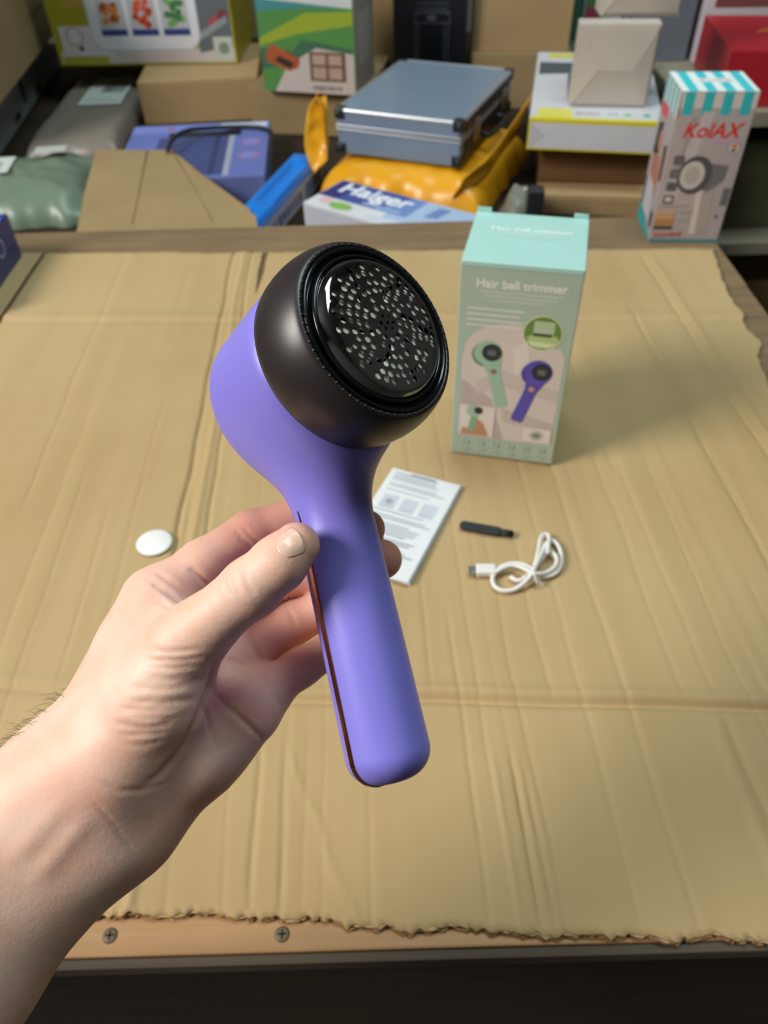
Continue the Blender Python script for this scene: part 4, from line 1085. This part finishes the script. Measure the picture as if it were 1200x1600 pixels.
q = MB(); yc = CDp / 2
q.tube(catmull([np.array(x_) for x_ in ((CW + 0.002, yc - 0.045, 0.022), (CW + 0.016, yc - 0.043, 0.020), (CW + 0.020, yc, 0.019), (CW + 0.016, yc + 0.043, 0.020), (CW + 0.002, yc + 0.045, 0.022))], 6), 0.0042, DKM, 8); q.build('carry_handle', ac, True)

# --- blue lettered box in front of the mailer
hw, hd, hh_ = 0.257, 0.10, 0.0412
hg = product_box('blue_print_box', 'flat dark blue and white carton lettered Haiger in front of the yellow mailer', 'box', (-0.108, 1.142, RBZ), math.radians(-36), hw, hd, hh_, mat('white_card', '#d4d9e2', 0.5, var=0.04))
t = face('top', hw, hd, hh_); t.rect(0.005, 0.36, 0.62, 0.99, '#3a4f9c'); t.rect(0.005, 0.36, 0.14, 0.99, '#28307c'); t.poly([(0.62, 0.99), (0.995, 0.99), (0.995, 0.2), (0.5, 0.2), (0.5, 0.36), (0.62, 0.36)], '#a9c0e2')
t.poly([(0.40, 0.36), (0.62, 0.36), (0.62, 0.99), (0.52, 0.99)], '#6f8fca'); t.text('Haiger', 0.32, 0.72, 0.48, '#e6edf8', 0.03); t.rect(0.30, 0.42, 0.56, 0.48, '#9db6e0')
t.poly([(0.72, 0.9), (0.8, 0.9), (0.78, 0.55), (0.7, 0.5)], '#6d8bc0'); t.disc(0.22, 0.18, 0.08, '#7fb45a', 0.045); t.disc(0.10, 0.24, 0.05, '#d9b9c0', 0.04); t.rect(0.42, 0.05, 0.95, 0.18, '#c9d4e6'); t.build('top_print', hg)
t = face('front', hw, hd, hh_); t.rect(0.02, 0.1, 0.98, 0.9, '#c6cede'); t.build('front_print', hg)

# --- bright blue tool case running away from the bench
BRB = mat('bright_blue_plastic', '#0d7be0', 0.35, var=0.04)
GRC = mat('grey_card', '#b4b9c4', 0.45)
a = np.array([-0.216, 1.070]); b = np.array([-0.134, 1.350]); e = b - a; tl = float(np.linalg.norm(e)); ty = math.atan2(e[1], e[0]) - math.pi / 2
bt = empty('blue_tool_case', (a[0], a[1], RBZ), ty, 'long bright blue plastic tool case with a moulded grip recess and grey printed side', 'tool case')
tw, th = 0.050, 0.045
q = MB(); q.box((0, 0, 0), (tw, tl, th * 0.72), GRC, 0.002); q.build('tray', bt)
t = face('right', tw, tl, th); t.scrawl(0.35, 0.36, 0.55, 0.06, 9, '#4a62a8', 4); t.rect(0.68, 0.12, 0.95, 0.6, '#5f79bb'); t.build('side_label', bt)
q = MB(); nx_, ny_ = 16, 40; vs = []; fs = []
for j in range(ny_ + 1):
    for i in range(nx_ + 1):
        s, t_ = i / nx_, j / ny_
        ed = min(1, min(s, 1 - s) * 8, min(t_, 1 - t_) * 16)
        rec = max(0, 1 - ((s - 0.55) / 0.28) ** 4) * max(0, 1 - ((t_ - 0.55) / 0.30) ** 6)
        vs.append((s * tw, t_ * tl, th * 0.73 + 0.001 + (th * 0.27 - 0.001) * ed ** 0.5 - 0.007 * rec))
n0 = len(vs); vs += [(x, y, th * 0.725) for x, y, z in vs]
for j in range(ny_):
    for i in range(nx_):
        a0 = j * (nx_ + 1) + i; fs.append((a0, a0 + 1, a0 + nx_ + 2, a0 + nx_ + 1)); fs.append((a0 + nx_ + 1 + n0, a0 + nx_ + 2 + n0, a0 + 1 + n0, a0 + n0))
rim = [i for i in range(nx_ + 1)] + [j * (nx_ + 1) + nx_ for j in range(1, ny_ + 1)] + [ny_ * (nx_ + 1) + i for i in range(nx_ - 1, -1, -1)] + [j * (nx_ + 1) for j in range(ny_ - 1, 0, -1)]
fs += [(rim[(i + 1) % len(rim)], rim[i], rim[i] + n0, rim[(i + 1) % len(rim)] + n0) for i in range(len(rim))]
q.add(vs, fs, BRB); q.build('lid', bt, True, angle=50)

# --- lilac toy-style box lying flat, black cord over it
LIL = mat('lilac_card', '#6d78b0', 0.42, var=0.05)
a, b = at(226, 262, RB + 0.04), at(428, 262, RB + 0.04); e = b - a; lw = float(np.linalg.norm(e)); ld = 0.255
lo_ = at(226, 330, RB + 0.04)
ll = product_box('lilac_box', 'lilac blue display carton with dark window and red ring prints, under a loose brown flap', 'box', (-0.420, 1.235, RBZ), math.radians(3), 0.245, 0.26, 0.042, LIL)
t = face('top', 0.245, 0.26, 0.042); t.rect(0.01, 0.01, 0.99, 0.99, '#6272b8'); t.rect(0.0, 0.84, 0.99, 0.995, '#7686d0'); t.rect(0.28, 0.74, 0.80, 0.84, '#14161c'); t.rect(0.22, 0.05, 0.72, 0.74, '#3f4a80'); t.rect(0.62, 0.05, 0.66, 0.74, '#2f3866')
t.rect(0.72, 0.03, 0.76, 0.74, '#9aa2b8')
t.disc(0.88, 0.60, 0.075, '#a06a9a'); t.disc(0.88, 0.60, 0.055, '#7686d0'); t.disc(0.88, 0.36, 0.075, '#a06a9a'); t.disc(0.88, 0.36, 0.055, '#7686d0'); t.disc(0.28, 0.92, 0.03, '#a05a6a'); t.disc(0.58, 0.92, 0.035, '#b04a52')
t.rect(0.64, 0.90, 0.98, 0.985, '#c6d2ea'); t.build('top_print', ll)
bc_p = [at(*x_) for x_ in ((262, 236, -0.006), (266, 224, -0.002), (276, 212, 0.001), (296, 203, 0.000), (330, 200, -0.008), (370, 198, -0.0125), (405, 199, -0.0125), (424, 206, -0.0125))]
q = MB(); q.tube(catmull(bc_p, 8), 0.0036, mat('black_rubber', '#20242c', 0.5), 8)
tag(q.build('power_cable', None, True), 'thick black power cable arching over the lilac box', 'cable')

# --- loose brown board flap lying over the lilac box
poly = [at(u, v, -0.013) for u, v in ((150, 234), (268, 234), (400, 338), (405, 372), (118, 372), (132, 300))]
q = MB(); cx, cyy = np.mean([p_[0] for p_ in poly]), np.mean([p_[1] for p_ in poly])
q.extrude_poly([(p_[0] - cx, p_[1] - cyy) for p_ in poly], 0, 0.0035, KRAFT_D)
lf = empty('loose_board', (cx, cyy, -0.0165), 0, 'loose brown cardboard flap with a slanting cut edge, lying over the lilac box', 'cardboard')
q.build('board', lf)
q = MB()
for s0, s1 in (((268, 234), (330, 345)), ((230, 236), (205, 350)), ((300, 262), (392, 330))):
    c0, c1 = at(*s0, -0.0129) - np.array([cx, cyy, -0.0165]), at(*s1, -0.0129) - np.array([cx, cyy, -0.0165]); q.tube([c0, c1], [0.0016, 0.0016], KRAFT_D, 6)
q.build('crease', lf, True)

# --- grey parcel, green mailer, boxes of the left stack
GREYP = mat('grey_poly', '#7d7770', 0.38, var=0.07, scale=6, bump=0.25, bscale=50)
a, b = at(45, 232, RB + 0.03), at(232, 232, RB + 0.03); e = b - a
gp = empty('grey_parcel', (a[0] - 0.024, a[1] + 0.025, RBZ), 0.03, 'flat grey polythene parcel with a white address label', 'parcel')
gw, gd, gh = 0.172, 0.43, 0.034
q = MB(); pillow(q, gw, gd, gh, GREYP, 5, 9, 0.003, 34, 8); q.build('bag', gp, True)
t = Print((gw * 0.34, gd * 0.45, gh + 0.0004), (1, 0, 0), (0, 1, 0), 0.085, 0.19)
t.rect(0, 0, 1, 1, '#c4cfce'); t.rect(0.35, 0.40, 0.9, 0.85, '#8f9694'); t.rect(0.40, 0.45, 0.6, 0.6, '#6f7674'); t.rect(0.1, 0.1, 0.9, 0.14, '#a2aaa9'); t.rect(0.1, 0.2, 0.7, 0.23, '#a2aaa9'); t.build('address_label', gp)
GRN = mat('sage_poly', '#6f8271', 0.36, var=0.08, scale=8, bump=0.3, bscale=50)
a = at(-60, 330, RB + 0.02)
gm = empty('green_mailer', (-0.665, 1.155, RBZ), math.radians(6), 'crumpled sage green polythene mailer at the left edge', 'mailer bag')
q = MB(); pillow(q, 0.225, 0.235, 0.058, GRN, 8, 3.2, 0.012, 40, 9); q.build('bag', gm, True)
t = Print((0.02, 0.08, 0.0585), (1, 0, 0), (0, 1, 0), 0.075, 0.07); t.rect(0, 0, 1, 1, '#c9d2d2'); t.rect(0.2, 0.2, 0.8, 0.7, '#9aa4a2'); o = t.build('address_label', gm)
t = Print((0.12, 0.16, 0.0580), (1, 0, 0), (0, 1, 0), 0.05, 0.03); t.rect(0, 0, 1, 1, '#b6c0bc'); t.build('return_label', gm)

a, b = at(228, 196, RB), at(410, 187, RB); e = b - a
sb = carton('small_carton', 'small plain brown carton under the yellow food box', 'box', (a[0], a[1], RBZ), math.atan2(e[1], e[0]), float(np.linalg.norm(e)), 0.26, 0.076, KRAFT, tape=False)
sbx = a
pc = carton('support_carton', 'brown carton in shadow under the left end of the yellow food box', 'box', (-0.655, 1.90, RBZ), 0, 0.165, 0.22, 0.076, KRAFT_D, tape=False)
a, b = at(96, 104, RB + 0.077), at(372, 100, RB + 0.077); e = b - a; yw_ = float(np.linalg.norm(e))
YC = mat('yellow_green_card', '#a39a26', 0.42, var=0.08)
yf = product_box('vegetable_chopper_box', 'yellow carton with white panel of chopped vegetable photos on the left stack', 'box', (a[0], a[1], RB + 0.0775), math.atan2(e[1], e[0]), yw_, 0.24, 0.20, YC)
t = face('front', yw_, 0.24, 0.20)
t.rect(0.02, 0.02, 0.99, 0.13, '#c9c0bc'); t.rect(0.10, 0.50, 0.30, 0.98, '#b49a4a'); t.rect(0.04, 0.09, 0.33, 0.35, '#cfcad2'); t.disc(0.12, 0.26, 0.05, '#b4aeb4'); t.disc(0.12, 0.26, 0.036, '#d6d2d8'); t.rect(0.13, 0.135, 0.155, 0.175, '#2a2a2c'); t.rect(0.03, 0.02, 0.28, 0.085, '#a3a03a')
t.rect(0.33, 0.02, 0.98, 0.14, '#c6bcc0'); t.poly([(0.80, 0.10), (0.99, 0.16), (0.99, 0.99), (0.80, 0.99)], '#5f6870'); t.disc(0.90, 0.36, 0.03, '#a2474a'); t.disc(0.95, 0.42, 0.03, '#7a3c44'); t.poly([(0.80, 0.2), (0.97, 0.36), (0.97, 0.42), (0.80, 0.27)], '#8a949a')
t.rect(0.88, 0.04, 0.985, 0.24, '#b9c2bc'); t.disc(0.935, 0.14, 0.03, '#7d8a80')
t.rect(0.215, 0.125, 0.815, 1.2, '#b3b9c4', 0.08); t.rect(0.22, 0.14, 0.81, 1.2, '#d9dde8', 0.075)
vr = random.Random(6)
for row in range(2):
    for k, (c1, c2) in enumerate((('#c07a3c', '#8a4a24'), ('#d2583a', '#b03a2a'), ('#3f7a46', '#6fa860'))):
        x0 = 0.275 + k * 0.172; y0 = 0.26 + row * 0.42
        t.rect(x0, y0, x0 + 0.145, y0 + 0.34, '#b9bcc4'); t.rect(x0, y0, x0 + 0.145, y0 + 0.055, '#34408a')
        for m_ in range(16): t.disc(x0 + 0.03 + vr.random() * 0.085, y0 + 0.09 + vr.random() * 0.20, 0.018, c1 if m_ % 3 else c2, n=8)
t.build('front_print', yf)

# left stack seen from its right side
wa = at(8, 232, RB); wb = at(84, 118, RB)
lv = (wb - wa)[:2]; LL = float(np.linalg.norm(lv)); lv = lv / LL; lyaw = math.atan2(lv[1], lv[0]) - math.pi / 2; lex = np.array([math.cos(lyaw), math.sin(lyaw)])
WD = LL + 0.16; wo = wa[:2] - lv * 0.12 - lex * 0.30
ws = carton('white_carton', 'scuffed white carton with black handling marks at the left under the big brown carton', 'box', (wo[0], wo[1], RBZ), lyaw, 0.30, WD, 0.096, mat('white_board', '#9ba0a8', 0.7, var=0.05, bump=0.2), tape=False)
t = face('right', 0.30, WD, 0.096)
t.rect(0.50, 0.30, 0.54, 0.88, '#2e3034'); t.disc(0.52, 0.32, 0.02, '#2e3034'); t.build('arrow_mark', ws)
for x0, y0 in ((0.36, 0.08), (0.66, 0.06)):
    t = face('right', 0.30, WD, 0.096); t.rect(x0, y0, x0 + 0.07, y0 + 0.14, '#3c4044'); t.build('handling_mark', ws)
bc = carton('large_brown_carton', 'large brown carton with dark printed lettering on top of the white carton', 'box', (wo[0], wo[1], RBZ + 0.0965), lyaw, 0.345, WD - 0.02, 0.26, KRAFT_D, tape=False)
t = face('right', 0.345, WD - 0.02, 0.26)
t.text('hanger box', 0.62, 0.48, 0.40, '#5a4e3a', 0.02); t.build('lettering', bc)
t = face('right', 0.345, WD - 0.02, 0.26); t.scrawl(0.72, 0.24, 0.20, 0.02, 6, '#5a4e3a', 2); t.build('small_lettering', bc)
a = at(82, 118, RB + 0.0)
tb = product_box('dark_teal_box', 'dark teal carton standing in the gap beside the yellow food box', 'box', (a[0] + 0.01, a[1] + 0.10, RBZ), 0, 0.06, 0.10, 0.21, mat('teal_card', '#1f4f70', 0.45, var=0.06))
t = face('front', 0.055, 0.12, 0.21); t.rect(0.1, 0.1, 0.9, 0.5, '#2a6288'); t.build('front_print', tb)

# --- green solar lamp box on a brown carton
a, b = at(418, 222, RB), at(548, 228, RB); e = b - a
gc = carton('low_brown_carton', 'low brown carton supporting the green and white lamp box', 'box', (a[0] - 0.03, a[1] + 0.05, RBZ), math.atan2(e[1], e[0]), 0.225, 0.24, 0.080, KRAFT_D, tape=False)
a, b = at(414, 143, RB + 0.081), at(557, 151, RB + 0.081); e = b - a; gw_ = float(np.linalg.norm(e))
gb = product_box('solar_lamp_box', 'green and white carton showing an orange device and a brown window on a brown carton', 'box', (a[0], a[1] + 0.005, RB + 0.0815), math.atan2(e[1], e[0]), gw_, 0.13, 0.20, mat('green_card', '#6f9a52', 0.42, var=0.05))
t = face('front', gw_, 0.13, 0.20)
t.rect(0.0, 0.0, 1, 1, '#4f8a44'); t.poly([(0, 0.34), (0.28, 0.34), (0.45, 0.0), (0.98, 0.0), (0.98, 0.36), (0.45, 0.42), (0.2, 0.20), (0.0, 0.18)], '#3b6a4c')
t.poly([(0.12, 0.0), (0.99, 0.0), (0.99, 0.32), (0.60, 0.36), (0.28, 0.22)], '#c3bab4'); t.poly([(0.0, 0.36), (0.4, 0.46), (0.99, 0.54), (0.99, 0.64), (0.5, 0.62), (0.0, 0.42)], '#93a82c'); t.poly([(0.0, 0.62), (0.5, 0.66), (0.99, 0.66), (0.99, 0.70), (0.0, 0.74)], '#3f8a8c')
t.poly([(0.0, 0.72), (0.99, 0.66), (0.99, 1.0), (0.0, 1.0)], '#c9ced2'); t.poly([(0.05, 0.30), (0.12, 0.38), (0.42, 0.27), (0.40, 0.20), (0.30, 0.17), (0.06, 0.24)], '#a8542c'); t.poly([(0.14, 0.25), (0.20, 0.29), (0.36, 0.23), (0.30, 0.19)], '#2e2620')
t.rect(0.52, 0.10, 0.90, 0.33, '#6a4a34'); t.rect(0.55, 0.12, 0.69, 0.21, '#b39a8c'); t.rect(0.72, 0.12, 0.86, 0.21, '#b39a8c'); t.rect(0.55, 0.23, 0.69, 0.31, '#b39a8c'); t.rect(0.72, 0.23, 0.86, 0.31, '#b39a8c'); t.scrawl(0.70, 0.045, 0.32, 0.04, 8, '#6a5a50', 5)
t.build('front_print', gb)
t = face('right', gw_, 0.13, 0.20); t.rect(0, 0, 1, 1, '#a7a29c'); t.rect(0.2, 0.2, 0.8, 0.6, '#b9b4ae'); t.build('side_print', gb)

# --- tall cartons at the back
def stand(u0, u1, v, z): return at(u0, v, z), at(u1, v, z)
a, b = stand(574, 735, 92, 0.035)
bk = carton('tall_brown_carton', 'tall brown carton behind the black lantern box', 'box', (a[0] - 0.035, a[1] + 0.135, RBZ), -0.16, 0.165, 0.20, 0.40, KRAFT, tape=False)
a, b = stand(615, 727, 92, 0.035); e = b - a
lbx = product_box('black_lantern_box', 'black carton with a thin white line drawing of a lantern', 'box', (a[0], a[1], RBZ), math.atan2(e[1], e[0]), float(np.linalg.norm(e)), 0.09, 0.31, mat('black_card', '#10151d', 0.4, var=0.1))
t = face('front', float(np.linalg.norm(e)), 0.10, 0.31); LN = '#5a6470'
for y in (0.56, 0.575, 0.60): t.line(0.32, y, 0.74, y, 0.0012, LN)
for x0 in (0.30, 0.34, 0.70, 0.75): t.line(x0, 0.12, x0, 0.50, 0.0012, LN)
t.line(0.28, 0.50, 0.78, 0.50, 0.0014, LN); t.line(0.28, 0.55, 0.78, 0.55, 0.0014, LN); t.line(0.28, 0.50, 0.32, 0.56, 0.0012, LN); t.line(0.78, 0.50, 0.74, 0.56, 0.0012, LN); t.disc(0.52, 0.525, 0.07, LN, 0.03); t.line(0.30, 0.12, 0.75, 0.12, 0.0014, LN); t.build('front_print', lbx)
a, b = stand(735, 885, 88, 0.04); e = b - a
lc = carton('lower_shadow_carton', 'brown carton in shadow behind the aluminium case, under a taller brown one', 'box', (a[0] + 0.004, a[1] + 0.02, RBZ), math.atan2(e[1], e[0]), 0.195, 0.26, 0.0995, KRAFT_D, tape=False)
uc = carton('upper_brown_carton', 'plain brown carton stacked behind the aluminium case, upper of two', 'box', (a[0] + 0.006, a[1] + 0.03, RBZ + 0.1), math.atan2(e[1], e[0]), 0.185, 0.24, 0.26, KRAFT, tape=False)

# --- right stack: cartons, white and yellow box, two cream boxes
a, b = at(837, 335, RB), at(1000, 340, RB); e = b - a; ry = math.atan2(e[1], e[0])
c1 = carton('pale_low_carton', 'low pale brown carton behind the mint green box', 'box', (a[0], a[1], RBZ), ry, 0.21, 0.05, 0.030, KRAFT, tape=False)
a2 = at(838, 300, RB + 0.03)
c2 = carton('wrapped_carton', 'dark brown film-wrapped carton under the white and yellow box', 'box', (a[0] + 0.008, a[1] + 0.055, RBZ), ry, 0.20, 0.30, 0.087, mat('wrapped_board', '#6f5236', 0.22, var=0.1, coat=0.5, bump=0.4, bscale=40), tape=True)
WYZ = RBZ + 0.0880
a, b = at(822, 233, WYZ), at(1006, 241, WYZ); e = b - a; wyw = float(np.linalg.norm(e)) + 0.02
WC = mat('white_gloss_card', '#cfd2dc', 0.4, var=0.03)
wy = product_box('white_yellow_box', 'flat white carton with yellow edges and a phone photo, under the cream boxes', 'box', (a[0], a[1], WYZ), math.atan2(e[1], e[0]), wyw, 0.36, 0.043, WC)
t = face('front', wyw, 0.36, 0.043); t.rect(0, 0.88, 1, 1, '#d8cf3a'); t.rect(0, 0, 1, 0.06, '#c9bd2e'); t.rect(0, 0, 0.015, 1, '#d8cf3a'); t.poly([(0.015, 0.06), (0.14, 0.45), (0.015, 0.88)], '#bfc2cc'); t.build('front_print', wy)
t = face('top', wyw, 0.36, 0.043); t.rect(0.01, 0.0, 1, 0.03, '#d8cf3a'); t.rect(0.06, 0.03, 0.32, 0.14, '#dcd662'); t.scrawl(0.44, 0.085, 0.18, 0.05, 7, '#b0626a', 6); t.scrawl(0.63, 0.085, 0.08, 0.05, 3, '#5a9a8c', 7); t.disc(0.74, 0.085, 0.03, '#7fb48a'); t.disc(0.88, 0.085, 0.03, '#5aa08c')
t.poly([(0.03, 0.82), (0.48, 0.82), (0.48, 0.66), (0.03, 0.62)], '#4d5860'); t.rect(0.28, 0.24, 0.55, 0.64, '#3f4850', 0.03); t.rect(0.30, 0.28, 0.53, 0.60, '#aab8cc', 0.02); t.rect(0.10, 0.90, 0.5, 0.97, '#d8cf3a'); t.build('top_print', wy)

CREAM = mat('cream_paper', '#c0b9b1', 0.6, var=0.04, bump=0.15, bscale=60)
def cream(name, label, loc, yaw, w, d, h):
    r_ = empty(name, loc, yaw, label, 'box')
    q_ = MB(); q_.box((0, 0.003, 0), (w, d, h), CREAM, 0.0015, 0.0006); q_.build('body', r_)
    # folded paper end: four triangular folds meeting at a centre pleat
    c_ = [(0.004, 0.004), (w - 0.004, 0.004), (w - 0.004, h - 0.004), (0.004, h - 0.004)]; m0, m1 = (w * 0.30, h * 0.46), (w * 0.72, h * 0.46)
    for k, (pts_, dy_) in enumerate((((c_[0], c_[1], m1, m0), 0.0), ((c_[2], c_[3], m0, m1), 0.0004), ((c_[1], c_[2], m1), 0.0008), ((c_[3], c_[0], m0), 0.0008))):
        q_ = MB(); n_ = len(pts_)
        cen = (sum(p_[0] for p_ in pts_) / n_, sum(p_[1] for p_ in pts_) / n_)
        vs_ = [(x, 0.0030, z) for x, z in pts_] + [(x, 0.0016 - dy_ - (0.0045 if (x, z) in (m0, m1) else 0.0), z) for x, z in pts_]
        fs_ = [tuple(range(n_)), tuple(range(n_, 2 * n_))[::-1]] + [(i, n_ + i, n_ + (i + 1) % n_, (i + 1) % n_) for i in range(n_)]
        q_.add(vs_, fs_, CREAM); q_.build('end_fold', r_)
    return r_
CZ = WYZ + 0.0434
a, b = at(889, 167, CZ), at(1010, 169, CZ); e = b - a
cream('cream_box', 'cream paper box with a pleated end standing on the white and yellow box', (a[0], a[1], CZ), math.atan2(e[1], e[0]), float(np.linalg.norm(e)), 0.035, 0.108)
CZ2 = CZ + 0.1084
a, b = at(938, 27, CZ2), at(1064, 27, CZ2); e = b - a
cream('tilted_cream_box', 'second cream paper box lying on top of the pleated one at the upper edge', (a[0], a[1], CZ2), math.atan2(e[1], e[0]) + 0.05, float(np.linalg.norm(e)), 0.05, 0.09)
# coloured boxes between
def filler(name, label, u0, u1, v, z, h, d, col, stripes=()):
    a_, b_ = at(u0, v, z), at(u1, v, z); e_ = b_ - a_; w_ = float(np.linalg.norm(e_))
    r_ = product_box(name, label, 'box', (a_[0], a_[1], RBZ), math.atan2(e_[1], e_[0]), w_, d, h, mat('card_' + col.lstrip('#'), col, 0.42, var=0.06))
    t_ = face('front', w_, d, h)
    for (x0, y0, x1, y1, c_) in stripes: t_.rect(x0, y0, x1, y1, c_)
    if stripes: t_.build('front_print', r_)
    return r_
filler('green_carton', 'narrow dark green carton left of the cream boxes', 889, 901, 76, 0.03, 0.30, 0.10, '#3f7a66', ((0.1, 0.3, 0.9, 0.34, '#8fb0a6'),))
filler('pale_picture_carton', 'pale carton with a pink picture behind the cream boxes', 903, 962, 76, 0.03, 0.34, 0.10, '#a9b8b0', ((0.05, 0.40, 0.5, 0.47, '#b4586a'), (0.05, 0.47, 0.6, 0.52, '#6f9a62'), (0.05, 0.55, 0.9, 0.9, '#bcc8c6')))
filler('dark_blue_carton', 'dark blue carton with grey stripes right of the cream boxes', 965, 985, 76, 0.03, 0.34, 0.08, '#26326e', ((0.02, 0.1, 0.45, 0.62, '#6f7c84'), (0.05, 0.28, 0.42, 0.36, '#b98a86')))

# --- clear bag with black things right of the mailer
BAGB = mat('clear_film', '#7b8078', 0.18, var=0.2, scale=40, bump=0.5, bscale=60, coat=0.5)
a = at(790, 345, RB); 
pb = empty('film_bag', (a[0] - 0.014, a[1] - 0.045, RBZ), -0.1, 'crumpled clear film bag holding a black object, right of the yellow mailer', 'bag')
q = MB(); pillow(q, 0.060, 0.075, 0.062, BAGB, 21, 2.6, 0.014, 26, 22); q.build('film', pb, True)
q = MB(); q.box((0.034, -0.006, 0.004), (0.058, 0.020, 0.066), BLACK_P, 0.003); q.build('black_insert', pb)

# ------------------------------------------------------------------ rack on the right
RACK = mat('rack_paint', '#8a8878', 0.5, var=0.08, bump=0.1)
rk = empty('storage_rack', (0.505, 1.27, -0.75), 0, 'pale metal storage rack at the right behind the workbench', 'rack')
S1, S2 = 0.048, -0.165
for z in (S1, S2, -0.45):
    q = MB(); q.box((0.0, 0.0, z - 0.012 + OFF), (0.75, 0.45, z + OFF), RACK, 0.0015); sh = q.build('shelf', rk)
    q = MB(); q.box((0.0, -0.0015, z - 0.020 + OFF), (0.75, 0.0, z + 0.001 + OFF), RACK); q.build('shelf_lip', sh)
for x in (0.0, 0.725):
    for y in (0.0, 0.425):
        q = MB(); q.box((x, y + 0.001, 0), (x + 0.025, y + 0.026, S1 - 0.0125 + OFF), RACK, 0.001); q.build('post', rk)
OLV = mat('olive_card', '#55573f', 0.6, var=0.1)
ol = carton('olive_carton', 'dark olive carton in shadow on the lower rack shelf', 'box', (0.540, 1.33, S2 + 0.0005), 0, 0.42, 0.30, 0.150, OLV, tape=False)
lw_ = carton('low_dark_carton', 'dark brown carton on the bottom rack shelf', 'box', (0.545, 1.33, -0.4495), 0, 0.42, 0.30, 0.18, KRAFT_D, tape=False)
REDC = mat('red_card', '#a81f2c', 0.45, var=0.05)
a = at(1120, 167, S1); RZ = S1 + 0.0005
rd = product_box('red_gift_box', 'red gift box with gold lettering on the top shelf of the rack', 'box', (a[0], a[1], RZ), math.radians(-8), 0.24, 0.225, 0.078, REDC)
t = face('top', 0.24, 0.225, 0.078); t.scrawl(0.38, 0.60, 0.20, 0.03, 5, '#c9993a', 8, 0.9); t.scrawl(0.30, 0.55, 0.13, 0.03, 4, '#c9993a', 9, 0.9); t.build('top_print', rd)
pk = product_box('white_picture_box', 'white carton with a dark picture panel behind the red gift box', 'box', (a[0] + 0.035, a[1] + 0.24, RZ), math.radians(-4), 0.26, 0.10, 0.17, mat('white_pink_card', '#cfc8d4', 0.45))
t = face('front', 0.26, 0.10, 0.17); t.rect(0.06, 0.50, 0.97, 0.97, '#7a4a4c'); t.rect(0.2, 0.7, 0.5, 0.9, '#a8706a'); t.build('front_print', pk)
gy = product_box('slate_carton', 'slate grey carton left of the white picture box on the rack', 'box', (a[0] - 0.06, a[1] + 0.26, RZ), math.radians(-4), 0.085, 0.10, 0.20, mat('slate_card', '#66707c', 0.5))
t = face('front', 0.085, 0.10, 0.20); t.rect(0.1, 0.5, 0.9, 0.9, '#7b8692'); t.build('front_print', gy)
